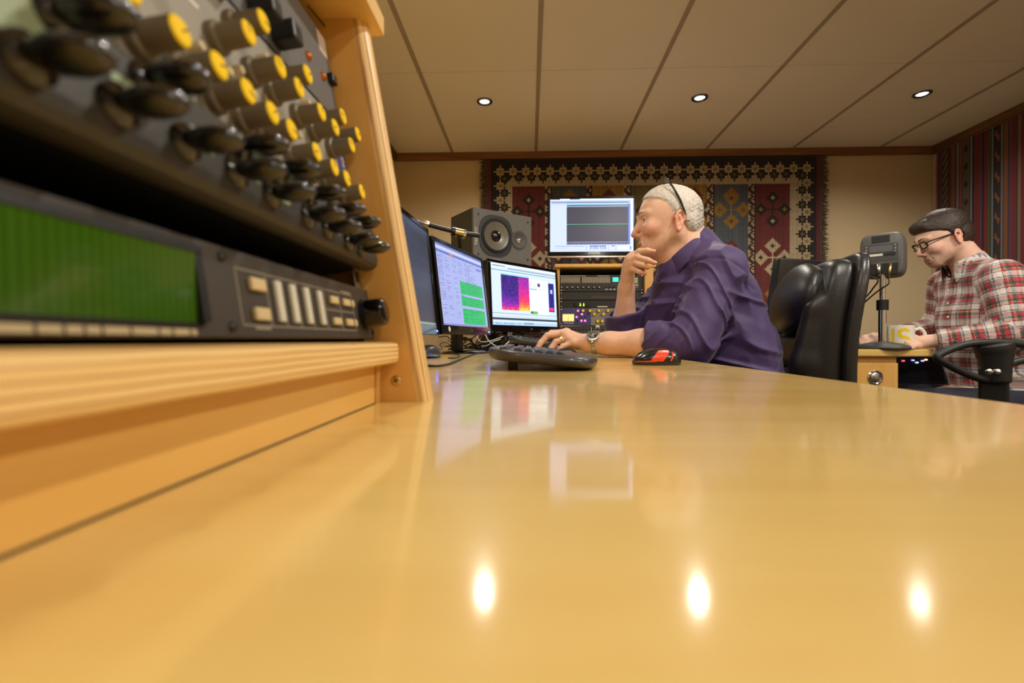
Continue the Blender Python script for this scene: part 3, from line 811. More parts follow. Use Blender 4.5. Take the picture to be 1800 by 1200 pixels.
def screen_spectrum():
    im = canvas(220, 140, (206, 222, 238)); rr = random.Random(2)
    R_(im, 0, 0, 1, .03, (232, 244, 255)); R_(im, .03, .035, .2, .045, (90, 120, 150)); R_(im, .24, .055, 1, .085, (150, 176, 196)); R_(im, 0, .10, 1, .115, (120, 150, 180))
    R_(im, .13, .15, .55, .175, (140, 214, 222))
    h, w = 140, 220
    x0, x1, y0, y1 = int(.14*w), int(.55*w), int(.178*h), int(.75*h)
    g = np.random.default_rng(9); nx, ny = x1-x0, y1-y0
    n = g.random((ny, nx)); n = (n + np.roll(n, 1, 0) + np.roll(n, 1, 1) + np.roll(n, -1, 0) + np.roll(n, -1, 1)) / 5
    Y_, X_ = np.mgrid[0:1:ny*1j, 0:1:nx*1j]
    e = .16 + (Y_ ** 3.5) * .42 + (X_ > .6) * (.22 + .24 * Y_) + (n - .5) * .5
    e = np.clip(e + (Y_ > .93) * .25 * (np.sin(X_ * 37) * .5 + .5), 0, 1)
    ramp = np.array([C(20, 22, 60), C(52, 34, 120), C(110, 40, 170), C(200, 44, 150), C(244, 52, 92), C(250, 110, 60), C(255, 200, 90)])
    t = e * (len(ramp) - 1.001); k = t.astype(int); im[y0:y1, x0:x1] = ramp[k] + (ramp[k+1] - ramp[k]) * (t - k)[..., None]
    R_(im, .555, .19, .86, .80, (238, 246, 250)); R_(im, .56, .35, .68, .368, (60, 150, 200)); R_(im, .69, .30, .74, .31, (120, 130, 140)); R_(im, .69, .245, .73, .30, (70, 66, 110))
    R_(im, .71, .345, .80, .352, (150, 180, 120))
    for k in range(9): words_(im, .58, .68, .40 + k * .035, (190, 200, 210), rr, .4); words_(im, .72, .82, .40 + k * .035, (200, 208, 216), rr, .4)
    R_(im, .56, .745, .68, .795, (110, 180, 90)); R_(im, .575, .755, .60, .785, (30, 70, 40))
    R_(im, .87, .22, .965, .74, (40, 34, 130)); R_(im, .88, .66, .95, .72, (236, 60, 120)); R_(im, .90, .33, .94, .40, (180, 200, 230))
    R_(im, 0, .80, 1, .815, (150, 176, 206)); R_(im, 0, .85, 1, .862, (170, 190, 214)); R_(im, 0, .885, 1, .915, (52, 66, 82))
    R_(im, 0, .95, 1, 1, (170, 200, 232)); words_(im, .03, .4, .965, (60, 90, 140), rr, .7); words_(im, .03, .3, .98, (80, 110, 160), rr, .7); R_(im, .45, .955, .6, .985, (110, 150, 200)); return im
def screen_wave():
    im = canvas(220, 140, (196, 208, 250)); rr = random.Random(4)
    R_(im, 0, 0, 1, .035, (240, 246, 255)); R_(im, 0, .0, .12, .02, (20, 24, 40)); R_(im, .24, .0, .36, .02, (60, 80, 130)); R_(im, .0, .045, 1, .06, (130, 150, 220)); words_(im, .03, .2, .075, (40, 60, 120), rr, .9); R_(im, .02, .068, .2, .085, (70, 90, 160))
    R_(im, 0, .10, .195, .12, (180, 196, 250)); R_(im, .20, .065, .95, .085, (40, 60, 90)); R_(im, .20, .088, .95, .112, (110, 220, 224)); R_(im, .2, .115, .95, .14, (64, 66, 92))
    R_(im, .2, .145, .94, .87, (62, 60, 74)); R_(im, .2, .15, .94, .156, (150, 150, 180)); R_(im, .2, .482, .94, .492, (60, 200, 140)); R_(im, .2, .815, .94, .822, (170, 180, 220)); R_(im, .2, .83, .96, .865, (60, 66, 110))
    for k in range(24): R_(im, .21 + k*.031, .838, .222 + k*.031, .852, (130, 140, 190))
    R_(im, .94, .10, .952, .87, (90, 110, 190)); R_(im, .953, .10, .965, .87, (120, 140, 215)); R_(im, .968, .03, 1, 1, (206, 216, 255))
    R_(im, .06, .893, .42, .905, (60, 84, 150)); R_(im, .44, .88, .443, .98, (120, 130, 180)); R_(im, .48, .89, .68, .905, (60, 84, 150)); R_(im, .70, .88, .703, .98, (140, 150, 200)); R_(im, .74, .89, .78, .9, (60, 70, 120)); R_(im, .79, .88, .793, .98, (140, 150, 200))
    R_(im, .82, .91, .94, .95, (240, 246, 255)); words_(im, .06, .2, .935, (150, 160, 200), rr, .8); R_(im, .965, .90, .975, .965, (30, 36, 60)); return im
def screen_dark():
    im = canvas(120, 80, (50, 56, 74)); R_(im, 0, 0, 1, .05, (70, 78, 104)); R_(im, 0, .05, 1, .09, (58, 64, 86))
    for k in range(5): R_(im, 0, .2 + .14*k, 1, .205 + .14*k, (62, 68, 88))
    R_(im, 0, .66, 1, .985, (46, 52, 62)); R_(im, 0, .985, 1, 1, (150, 160, 150)); return im
M_scr = {}
def scr_mat(s):
    k = 'lit screen %.2f' % s
    return attrmat(k, rough=.32, emis=s, spec=.4)
def monitor(name, label, BL, BR, H, tilt, img, strength, base_z, depth=.05, bez=(.018, .018, .016, .034), stand=True, logo=None, led_pos=None, back_mat=None, base_off=.09):
    """BL, BR: bottom corners of the front as seen from the front; tilt: lean back in degrees"""
    BL = Vector(BL); BR = Vector(BR); X = (BR - BL); X.z = 0; W = X.length; X.normalize()
    n0 = X.cross(Vector((0, 0, 1))).normalized(); t = math.radians(tilt)
    U = (Vector((0, 0, 1)) * math.cos(t) - n0 * math.sin(t)).normalized()
    Nn = X.cross(U); M = Matrix(((X.x, U.x, Nn.x, BL.x), (X.y, U.y, Nn.y, BL.y), (X.z, U.z, Nn.z, BL.z), (0, 0, 0, 1)))
    bc = BL + X * (W / 2) - n0 * base_off
    root = thing(name, label, 'monitor', (bc.x, bc.y, base_z))
    l, r, tp, b = bez
    mb = MB(); mb.box((.004, .004, -depth), (W - .004, H - .004, -.009), .010, M=M)
    mb.box((W*.22, H*.2, -depth - .025), (W*.78, H*.8, -depth + .004), .012, M=M); mb.build('housing', back_mat or M_black, root, True, 40)
    mb = MB()
    mb.box((0, 0, -.012), (W, b, .0015), .002, M=M); mb.box((0, H - tp, -.012), (W, H, .0015), .002, M=M)
    mb.box((0, b - .001, -.012), (l, H - tp + .001, .0015), .002, M=M); mb.box((W - r, b - .001, -.012), (W, H - tp + .001, .0015), .002, M=M)
    bz = mb.build('bezel', M_gloss, root)
    h, w = img.shape[:2]
    pixel_grid('screen', M @ Vector((l, H - tp, -.002)), (X * (W - l - r)), (U * -(H - tp - b)), w, h, img, scr_mat(strength), root)
    if stand:
        mb = MB(); nk = BL + X * (W/2) - n0 * base_off * .55
        mb.box((-.035, -.014, 0), (.035, .014, BL.z - base_z + H * .4), .006, M=frame((nk.x, nk.y, base_z + .006), X, -n0))
        mb.build('stand_neck', M_black, root, True, 40)
        mb = MB(); S_ = Matrix.Diagonal((1, .78, 1, 1))
        cc = BL + X * (W/2) - n0 * .02
        mb.lathe([(0, .016), (.05, .015), (.105, .010), (.115, .005), (.115, 0), (0, 0)], 36, frame((cc.x, cc.y, base_z), X, -n0) @ S_)
        mb.build('stand_base', M_gloss, root, True, 40)
    if led_pos:
        q = M @ Vector((led_pos[0] * W, b * .42, .0016))
        MB().box((-.005, -.0022, 0), (.005, .0022, .0012), .0008, M=frame(q, X, U)).build('power_light', M_blue_led, bz)
    if logo:
        tv, tf = text_geo(logo[0], logo[1])
        MB().add(tv, tf, 0, frame(M @ Vector((logo[2] * W, b * .5, .0018)), X, U)).build('maker_lettering', mat('silver lettering', rgb(170, 170, 172), .35), bz)
    return root, M, W, H, bz

def foot(px, py, Y, z=None): p = at(px, py, Y); return p
a = at(862, 583, 2.21); b = at(984, 578, 2.62); b.z = a.z
r3, M3_, W3, H3, bz3 = monitor('computer_monitor', 'monitor showing a purple and red spectrogram, nearest the rear rack', a, b, .345, 3, screen_spectrum(), 1.15, ZD, logo=('LG', .011, .55), led_pos=(.955,), base_off=.10)
a = at(778, 587, 1.66); b = at(863, 582, 2.14); b.z = a.z
r2, M2_, W2, H2, bz2 = monitor('computer_monitor', 'monitor showing a lilac file list with green blocks', a, b, .350, 7, screen_list(), .95, ZD, logo=('LG', .011, .55), led_pos=(.95,), base_off=.10)
q = M2_ @ Vector((.10 * W2, .018, .0017)); X2 = (b - a).normalized()
MB().lathe([(0, .0008), (.008, .0006), (.009, 0)], 20, M2_ @ Matrix.Translation((.12 * W2, .019, .0016)) @ Matrix.Diagonal((1, 1.1, 1, 1))).build('round_sticker', M_white, bz2)
MB().box((.30 * W2, .024, .0014), (.33 * W2, .027, .0022), M=M2_).build('energy_label', M_red_led if False else mat('red sticker', rgb(160, 40, 50), .5), bz2)
a = at(700, 600, 1.15); b = at(772, 589, 1.655); a.z = b.z
a = Vector((-.350 - .001, 1.14, b.z)); b = Vector((b.x, 1.65, b.z))
r1, M1_, W1, H1, bz1 = monitor('computer_monitor', 'dim dark-screened monitor partly hidden behind the plywood rack side', a, b, .372, 6, screen_dark(), .8, ZD, led_pos=(.955,), base_off=.10)
a = at(963, 451, 2.98); b = at(1117, 450, 2.98); b.z = a.z; b.y = a.y = 2.98
r4, M4_, W4, H4, bz4 = monitor('wall_monitor', 'monitor above the rear rack showing a dark waveform window', a, b, .374, 0, screen_wave(), 1.2, a.z, stand=False, bez=(.014, .012, .016, .030), depth=.045)
tv, tf = text_geo('SAMSUNG', .016); MB().add(tv, tf, 0, M4_ @ Matrix.Translation((.53 * W4, .021, .0018))).build('maker_lettering', M_white, bz4)
MB().box((-.006, -.006, -.006), (W4 + .006, .004, .004), .002, M=M4_).build('silver_lower_edge', mat('polished silver trim', (.85, .84, .82, 1), .18, metal=1), bz4)
tv, tf = text_geo('0:00:105', .030); MB().add(tv, tf, 0, M4_ @ Matrix.Translation((.575 * W4, .054, -.0016))).build('time_readout', mat('screen ink', rgb(40, 46, 80), .5, emis=rgb(60, 66, 110), estr=.7, var=0), r4)
tv, tf = text_geo('SyncMaster', .011); MB().add(tv, tf, 0, M4_ @ Matrix.Translation((.93 * W4, H4 - .008, .0018))).build('model_lettering', M_grey, bz4)
mb = MB(); c4 = M4_ @ Vector((W4/2, H4*.5, -.065)); mb.box((c4.x - .05, c4.y, c4.z - .05), (c4.x + .05, c4.y + .012, c4.z + .05), .004); mb.box((c4.x - .02, c4.y, c4.z - .02), (c4.x + .02, 3.4125, c4.z + .02), .004); mb.box((c4.x - .06, 3.402, c4.z - .08), (c4.x + .06, 3.4125, c4.z + .08), .003)
mb.build('wall_arm', M_black, r4)

# ------------------------------------------------------------------ grey loudspeaker lying on its side on a stand
A_ = at(832, 363, 2.25); B_ = at(934.5, 382, 2.45); zt_ = (A_.z + B_.z) / 2
Xs = (B_ - A_); Xs.z = 0; Ws = Xs.length; Xs.normalize(); Ns = Xs.cross(Vector((0, 0, 1))); Hs = .25; Ds = .235
Ms = Matrix(((Xs.x, 0, Ns.x, A_.x), (Xs.y, 0, Ns.y, A_.y), (0, 1, 0, zt_ - Hs), (0, 0, 0, 1)))
cc = Ms @ Vector((Ws/2, 0, -Ds/2))
sp = thing('studio_loudspeaker', 'grey two-way loudspeaker lying sideways above the screens on the left', 'loudspeaker', cc)
M_spk = mat('dark grey loudspeaker vinyl', rgb(52, 50, 42), .55, bump=.2, bscale=300)
M_spf = mat('mid grey baffle paint', rgb(98, 95, 88), .5, bump=.1, bscale=500)
MB().box((0, 0, -Ds), (Ws, Hs, -.018), .003, M=Ms).build('cabinet', M_spk, sp)
MB().box((0, 0, -.018), (Ws, Hs, 0), .004, M=Ms).build('baffle', M_spf, sp)
wx, wy, tx_ = .125, Hs * .51, .262
T = Ms @ Matrix.Translation((wx, wy, 0))
def squircle(rx, ry, e, n=40): return [(rx * math.copysign(abs(math.cos(t)) ** (2/e), math.cos(t)), ry * math.copysign(abs(math.sin(t)) ** (2/e), math.sin(t))) for t in [2*math.pi*k/n for k in range(n)]]
sqo = squircle(.094, .100, 2.8); ang_ = [math.atan2(y, x) for x, y in sqo]; ci = [(.084 * math.cos(a), .084 * math.sin(a)) for a in ang_]; nq = len(sqo)
wo = MB().add([(x, y, 0) for x, y in sqo] + [(x, y, .004) for x, y in sqo] + [(x, y, .004) for x, y in ci] + [(x, y, 0) for x, y in ci],
              [(r0 * nq + k, r0 * nq + (k+1) % nq, (r0+1) * nq + (k+1) % nq, (r0+1) * nq + k) for r0 in range(3) for k in range(nq)], 0, T).build('woofer_plate', M_black, sp)
MB().lathe([(.085, .003), (.0835, .009), (.081, .010), (.0790, .007), (.077, .0105), (.073, .012), (.069, .0085)], 40, T).build('woofer_surround', M_rubber, wo, True)
MB().lathe([(.069, .0085), (.050, .0055), (.030, .0008), (.027, .0008)], 40, T).build('woofer_cone', mat('coated cone', rgb(104, 98, 86), .26, coat=.3), wo, True)
MB().lathe([(.028, .0008), (.026, .006), (.018, .011), (.008, .0135), (0, .014)], 32, T).build('dust_cap', M_gloss, wo, True)
T2 = Ms @ Matrix.Translation((tx_, wy - .004, 0))
tw = MB().lathe([(.047, 0), (.047, .005), (.040, .006), (.034, .0045), (.018, .0008), (.014, .0006)], 36, T2).build('tweeter_plate', mat('charcoal tweeter plate', rgb(70, 68, 64), .5), sp, True, 40)
MB().lathe([(.014, .0006), (.011, .005), (.006, .008), (0, .009)], 24, T2).build('tweeter_dome', M_chrome, tw, True)
for (x_, y_) in ((.028, Hs - .03), (Ws - .024, Hs - .03), (.028, .03), (Ws - .024, .03)):
    MB().lathe([(0, .0012), (.005, .001), (.006, 0)], 12, Ms @ Matrix.Translation((x_, y_, 0))).build('baffle_screw', M_black, sp)
tv, tf = text_geo('TANNOY', .020); MB().add(tv, tf, 0, Ms @ Matrix.Translation((.016, .115, .0007)) @ Matrix.Rotation(math.pi/2, 4, 'Z')).build('maker_lettering', M_white, sp)
zsp = zt_ - Hs
st = thing('loudspeaker_stand', 'black loudspeaker stand behind the monitors on the desk', 'speaker stand', (cc.x, cc.y, ZD))
MB().box((-.12, -.09, zsp - .016), (.12, .09, zsp - .0005), .003, M=Matrix.Translation((cc.x, cc.y, 0)) @ Matrix.Rotation(math.atan2(Xs.y, Xs.x), 4, 'Z')).build('stand_plate', M_black, st)
MB().cyl((cc.x, cc.y, ZD + .012), (cc.x, cc.y, zsp - .015), .022).build('stand_pole', M_black, st, True, 40)
MB().box((cc.x - .12, cc.y - .10, ZD), (cc.x + .12, cc.y + .10, ZD + .013), .004).build('stand_foot', M_black, st)

# boom arm over the monitors
ba = thing('boom_arm', 'black microphone boom arm with chrome clamp above the file list monitor', 'boom arm', at(806, 620, 2.35))
p0, p1, p2, p3 = at(733, 388, 1.93), at(753, 395, 1.95), at(806, 409, 2.0), at(843, 414, 2.03)
tb_ = MB().tube([p1, p2, p3], .0095, 12).build('arm_tube', M_black, ba, True, 40)
MB().tube([p0, p0.lerp(p1, .5), p1], [.012, .014, .012], 14).build('end_cap', M_chrome, ba, True, 40)
d_ = (p3 - p1).normalized(); u_ = d_.cross(Vector((0, 0, 1)))
MB().tube([p2 - d_*.016, p2 + d_*.020], .0175, 16).build('clamp', M_brass, ba, True, 40)
MB().tube([p2 + d_*.020, p2 + d_*.030], .0195, 16).build('clamp_ring', M_chrome, ba, True, 40)
MB().tube([p2 - d_*.030, p2 - d_*.016], .0185, 16).build('clamp_collar', M_black, ba, True, 40)
MB().tube([p2 + Vector((0, 0, -.01)), Vector((p2.x, p2.y + .03, p2.z - .06)), Vector((p2.x - .02, p2.y + .16, ZD + .3)), Vector((p2.x - .02, p2.y + .16, ZD + .005))], .009, 10, smooth=6).build('upright_tube', M_black, ba, True, 40)
MB().cyl((p2.x - .02, p2.y + .16, ZD), (p2.x - .02, p2.y + .16, ZD + .015), .05, n=28).build('foot_plate', M_black, ba, True, 40)

# ------------------------------------------------------------------ rear rack with its units
YR = 2.72
def Q(px, py, n=0.0): p = at(px, py, YR); return Vector((p.x, YR - n, p.z))
rxa, rxb = Q(984, 500).x, Q(1131, 500).x; rzt = Q(1050, 471).z
rr_ = thing('rear_rack', 'birch plywood equipment rack standing at the far end of the desk', 'equipment rack', ((rxa + rxb)/2, YR + .2, ZD))
MB().box((rxa - .022, YR - .01, ZD), (rxa - .001, YR + .40, rzt), .002).build('side_panel', W_PLYZ, rr_)
MB().box((rxb + .001, YR - .03, ZD), (rxb + .048, YR + .40, rzt), .002).build('side_panel', W_PLYZ, rr_)
MB().box((rxa - .03, YR - .04, rzt + .0003), (rxb + .062, YR + .42, rzt + .018), .003).build('top_board', W_PLY, rr_)
MB().box((rxa, YR + .385, ZD), (rxb, YR + .398, rzt), 0).build('back_board', mat('black painted board', rgb(16, 15, 14), .8), rr_)
def unit(name, label, py0, py1, m, ears=True):
    z0, z1 = Q(1050, py1).z, Q(1050, py0).z
    t = thing(name, label, 'rack unit', ((rxa + rxb)/2, YR + .15, z0))
    fp = MB().box((rxa + .0005, YR, z0 + .0006), (rxb - .0005, YR + .004, z1 - .0006), .001, seg=1).build('faceplate', m, t)
    MB().box((rxa + .012, YR + .0041, z0 + .002), (rxb - .012, YR + .26, z1 - .002)).build('chassis', M_black, t)
    for x in (rxa + .008, rxb - .008):
        for z in (z0 + .007, z1 - .007):
            MB().lathe([(0, .003), (.003, .0025), (.004, 0)], 10, zalign((x, YR, z), (0, -1, 0))).build('rack_screw', M_steel, t)
    return t
def fbox(name, m, px0, py0, px1, py1, n0, n1, parent, bev=0.0):
    a, b = Q(px0, py1), Q(px1, py0)
    return MB().box((a.x, YR - n1, a.z), (b.x, YR - n0, b.z), bev, seg=1).build(name, m, parent)
def fknob(name, m, px, py, r, h, parent, capm=None, n=14):
    c = Q(px, py); T = zalign(c, (0, -1, 0))
    k = MB().lathe([(r * 1.15, 0), (r * 1.15, h * .25), (r, h * .35), (r * .92, h), (0, h)], n, T).build(name, m, parent, True, 40)
    if capm: MB().lathe([(r * .9, h * 1.001), (r * .8, h * 1.06), (0, h * 1.07)], n, T).build(name + '_cap', capm, k, True, 40)
    return k
uA = unit('patch_meter_unit', 'black rear rack unit with a pale meter strip and green display', 483, 512, mat('black unit panel', rgb(34, 32, 30), .45))
M_strip = mat('pale meter segment', rgb(150, 136, 112), .5, var=.1)
for k in range(28):
    x = 986 + k * 3.1
    if 1018 < x < 1020.5: continue
    fbox('meter_segment', M_strip, x, 487, x + 2.4, 497, 0, .0012, uA)
fbox('green_display', led('green display', (.03, .75, .42, 1), 1.3), 1077, 487.5, 1087, 495, 0, .001, uA)
fbox('white_legend', M_white, 1096, 485, 1104, 486, 0, .0004, uA); fbox('white_legend', M_white, 986, 484.3, 1030, 485.2, 0, .0004, uA); fbox('white_legend', M_white, 1050, 484.3, 1071, 485.2, 0, .0004, uA)
for k in range(8):
    x = 987 + k * 9.4; fknob('trim_knob', M_black, x, 505, .007, .010, uA); fbox('pointer_mark', M_white, x - 1, 504.2, x + 1.4, 505.4, .0102, .0106, uA)
for x in (1066, 1073, 1080, 1095, 1101): fknob('trim_knob', M_black, x, 505, .006, .010, uA); fbox('pointer_mark', M_white, x - 2, 507.5, x + 2, 509, 0, .0005, uA)
for k in range(4): fbox('key', M_cream, 1114.5, 488 + k * 2.6, 1121, 489.7 + k * 2.6, 0, .002, uA)
fbox('white_legend', M_white, 1108, 499, 1116, 500.6, 0, .0004, uA); fbox('white_legend', M_white, 1116, 500, 1122, 501.4, 0, .0004, uA); fknob('trim_knob', M_grey, 1119, 504.6, .007, .010, uA)
uB = unit('blank_unit', 'plain dark rear rack unit below the green display', 512.5, 527, mat('dark olive panel', rgb(40, 36, 28), .6))
for k in range(12): fbox('vent_slot', mat('dull olive slot', rgb(70, 62, 40), .6), 1040 + k * 3.4, 520, 1042.6 + k * 3.4, 524, 0, .0004, uB)
uC = unit('preamp_unit', 'black rear rack unit with two lit yellow-green arrows between knobs', 527.5, 541, mat('black preamp panel', rgb(24, 23, 22), .4))
for x in (1013, 1032): fknob('dial_knob', M_black, x, 534, .014, .012, uC); MB().lathe([(.0165, .0008), (.0150, .0012), (.0150, 0)], 24, zalign(Q(x, 534), (0, -1, 0))).build('dial_ring', M_grey, uC)
M_arrow = led('yellow green arrow', (.55, .8, .04, 1), 3)
for x in (1020, 1026):
    a = Q(x - 1.4, 537.5); b = Q(x + 1.4, 537.5); c = Q(x, 532)
    MB().prism([(a.x, a.z), (b.x, b.z), (c.x, c.z)], 0, .001, M=Matrix(((1,0,0,0),(0,0,-1,YR - .0001),(0,1,0,0),(0,0,0,1)))).build('lit_arrow', M_arrow, uC)
fbox('white_legend', M_white, 1050, 538, 1068, 539.6, 0, .0004, uC)
uD = unit('channel_strip', 'blue and grey rear rack unit with an amber meter and yellow knobs', 541.3, 571.5, mat('grey enamel', rgb(128, 124, 112), .5))
be = fbox('blue_faceplate_end', M_bface, 985, 542, 1039, 571, 0, .0006, uD)
vu = fbox('meter_window', led('amber meter', (.95, .62, .22, 1), .9), 989, 552.5, 1009, 564, .0006, .002, uD, .0005)
fbox('meter_frame_bar', M_cream, 989, 564.2, 1009, 565.2, .0006, .003, vu); fbox('meter_frame_bar', M_cream, 989, 551.3, 1009, 552.3, .0006, .003, vu)
fbox('needle', M_black, 998.6, 555, 999.2, 563, .002, .0024, vu)
tv, tf = text_geo('Focusrite', .014); MB().add(tv, tf, 0, frame(Q(1000, 567.4, .001), (1, 0, 0), (0, 0, 1))).build('maker_lettering', M_white, be)
M_pink = led('pink lit button', (1, .12, .3, 1), 2.6)
for (x, y) in ((1016, 546), (1023, 552), (1013.5, 557), (1022, 563.5), (1028.5, 563.5)): fknob('lit_button', M_pink, x, y, .0052, .006, uD)
for (x, y) in ((1015, 564), (1034, 552), (1022, 558), (1029, 557)): fknob('button', M_black, x, y, .004, .006, uD)
for (x, y) in ((1024.5, 546), (1036.5, 546), (1052, 546), (1044, 552), (1060, 552), (1050, 564.5), (1058, 564.5), (1066, 564.5), (1074, 564.5), (1068, 546), (1076, 552), (1084, 546), (1092, 552), (1084, 564.5), (1094, 564.5)):
    fknob('knob', M_knobg, x, y, .0085, .016, uD, M_yellow)
uE = unit('patch_bay', 'rear rack patch bay with a silver edge and rows of black sockets', 573, 604, mat('patch bay panel', rgb(60, 58, 54), .5))
fbox('silver_edge', mat('polished silver trim'), 985, 571.9, 1130, 573.6, .0, .006, uE)
for row in (579, 588):
    for k in range(24):
        x = 988 + k * 6
        MB().lathe([(.0045, 0), (.0045, .004), (.0028, .004), (.0026, .0005), (0, .0005)], 10, zalign(Q(x, row), (0, -1, 0))).build('socket', M_black, uE)
for x in (995, 1039.5, 1047.5, 1053, 1065, 1090): fbox('white_divider', M_white, x - .35, 575, x + .35, 597, 0, .0006, uE)
fbox('white_label', M_white, 1047, 571.5, 1053.5, 575, .006, .0066, uE)
# ------------------------------------------------------------------ keyboards, mice, cables on the desk
def keyboard(name, label, x0, x1, y0, y1, zl, zr, zfoot, keys=True, m=None, tilt_mat=None):
    """long axis along y; left edge (back) raised to zl, right edge (front) at zr; heights are of the top face"""
    root = thing(name, label, 'keyboard', ((x0 + x1)/2, (y0 + y1)/2, ZD))
    W, L = x1 - x0, y1 - y0; a = math.atan2(zr - zl, W)
    M = Matrix.Translation((x0, y0, zl)) @ Matrix.Rotation(-a, 4, 'Y')
    n = 64; prof = squircle(.5, .5, 5, n)
    vs = []; fs = []
    lay = [(-.020, .86), (-.016, .96), (-.010, 1.0), (-.004, .99), (-.0010, .965), (0, .93)]
    for z, s in lay:
        for (px, py) in prof:
            bulge = 1 + .06 * math.cos(math.pi * py)            # bowed front
            ins = (1 - s) * .5
            vs.append((W * .5 + (px * (1 - 2*ins*(.2/ W)*.5)) * W * (bulge if px > 0 else 1), L * .5 + py * (L - 2 * ins * .2), z))
    for j in range(len(lay) - 1):
        for k in range(n): fs.append((j*n + k, j*n + (k+1) % n, (j+1)*n + (k+1) % n, (j+1)*n + k))
    fs.append(tuple(range(n))[::-1]); fs.append(tuple((len(lay)-1)*n + k for k in range(n)))
    MB().add(vs, fs, 0, M).build('case', m, root, True, 35)
    if zfoot:
        for y in (y0 + .07, y1 - .07):
            p = M @ Vector((.046, y - y0, -.018))
            MB().box((-.005, -.016, 0), (.005, .016, p.z - ZD + .002), .002, M=Matrix.Translation((p.x, p.y, ZD)) ).build('folding_foot', M_black, root)
    kme = None; rows = 6; pit = .0186
    nk = int((L - .05) / pit)
    kb_ = MB().box((-.0078, -.0080, 0), (.0078, .0080, .0055), .0016, seg=2)
    # dished key: taper the top
    kb_.v = [(x * (.82 if z > .003 else 1), y * (.82 if z > .003 else 1), z) for x, y, z in kb_.v]
    me = shared(kb_, 'key', M_keycap, True, 40)
    for i in range(rows):
        for j in range(nk):
            o = bpy.data.objects.new('key', me); COL.objects.link(o); o.parent = root
            xx = (W - .150) * .62 + i * pit + (.0 if i == 0 else .006)
            yy_ = .028 + j * pit + (i % 3) * .004
            if yy_ > L - .022: yy_ = L - .022
            o.matrix_local = WM[root.name].inverted() @ M @ Matrix.Translation((xx, yy_, -.0004))
    for k in range(3):
        MB().box((.018, .035 + k * .03, -.0006), (.026, .052 + k * .03, .0012), .001, M=M).build('media_button', M_chrome if k == 0 else M_steel, root)
    return root, M
M_case1 = mat('dark grey keyboard case', rgb(62, 60, 62), .32, coat=.2)
M_case2 = mat('blue grey keyboard case', rgb(52, 60, 66), .4)
M_keycap = mat('black key cap', rgb(52, 54, 62), .3, coat=.15)
# near keyboard: its short end faces the camera
x0 = atz(853, 614, ZD + .040).x
keyboard('computer_keyboard', 'dark grey curved keyboard raised at the back, nearest on the desk', -.078, .126, .805, 1.255, ZD + .040, ZD + .021, True, m=M_case1)
keyboard('computer_keyboard', 'blue-grey keyboard under the hand of the man in purple', -.072, .085, 1.585, 2.0, ZD + .066, ZD + .044, True, m=M_case2)

def mouse(name, label, c, ang, L=.104, W=.060, H=.036, m=None, stripes=True):
    root = thing(name, label, 'mouse', c)
    M = Matrix.Translation(Vector(c)) @ Matrix.Rotation(ang, 4, 'Z')
    nu, nv = 36, 14; vs = []; fs = []
    def shell(u, t):       # u around, t from the rim (0) to the top (1)
        cx, sy = math.cos(u), math.sin(u)
        r = math.cos(t * math.pi / 2) ** .75
        x = L/2 * math.copysign(abs(cx) ** .85, cx) * r; y = W/2 * math.copysign(abs(sy) ** .85, sy) * r * (1 - .10 * math.cos(2 * cx))
        z = .006 + (H - .006) * math.sin(t * math.pi / 2) ** .9 * (1 - .30 * (x / (L/2)) ** 2 + .16 * x / (L/2))
        return (x, y, z)
    for j in range(nv + 1):
        for i in range(nu): vs.append(shell(2*math.pi*i/nu, j / nv * .999))
    for j in range(nv):
        for i in range(nu): fs.append((j*nu+i, j*nu+(i+1) % nu, (j+1)*nu+(i+1) % nu, (j+1)*nu+i))
    b0 = len(vs)
    for i in range(nu): x, y, z = shell(2*math.pi*i/nu, 0); vs.append((x * .985, y * .985, .0008))
    for i in range(nu): fs.append((b0 + i, b0 + (i+1) % nu, (i+1) % nu, i))
    fs.append(tuple(b0 + i for i in range(nu))[::-1])
    MB().add(vs, fs, 0, M).build('shell', m, root, True, 50)
    def strip(u0a, u0b, t0, u1a, u1b, t1, name, mm, n=10, lift=.0006):
        v = []; f = []
        for k in range(n + 1):
            s = k / n; t = t0 + (t1 - t0) * s
            for q in range(5):
                u = (u0a + (u1a - u0a) * s) * (1 - q/4) + (u0b + (u1b - u0b) * s) * (q/4)
                p = Vector(shell(u, t)); d = Vector((p.x, p.y, p.z - .008)).normalized(); v.append(p + d * lift)
        for k in range(n):
            for q in range(4): f.append((k*5+q, k*5+q+1, (k+1)*5+q+1, (k+1)*5+q))
        MB().add(v, f, 0, M).build(name, mm, root, True)
    if stripes:
        OR = mat('orange stripe', rgb(230, 66, 18), .3)
        tr = math.radians
        strip(tr(248), tr(273), .04, tr(268), tr(300), .62, 'orange_flash', OR)
        strip(tr(288), tr(292), .05, tr(305), tr(311), .50, 'thin_orange_line', OR)
        strip(tr(190), tr(262), .02, tr(190), tr(262), .08, 'orange_rim_line', OR)
        MB().tube([M @ Vector((-L*.36, 0, .0212)), M @ Vector((-L*.30, 0, .0252)), M @ Vector((-L*.22, 0, .0285))], .0042, 10).build('scroll_wheel', M_rubber, root, True)
        strip(tr(176), tr(184), .3, tr(172), tr(188), .8, 'button_gap', M_rubber, lift=.0003)
    return root
mouse('computer_mouse', 'black computer mouse with orange flashes at the desk edge', (.272, 1.035, ZD), .10, m=mat('satin black mouse', rgb(20, 20, 21), .25, coat=.3))
hm = at(990, 612, 1.47)
mouse('computer_mouse', 'plain black mouse under the left hand of the man in purple', (hm.x, hm.y, ZD), .2, L=.09, W=.052, H=.028, m=mat('plain black mouse', rgb(14, 14, 15), .4), stripes=False)
lm = at(756, 618, 1.60)
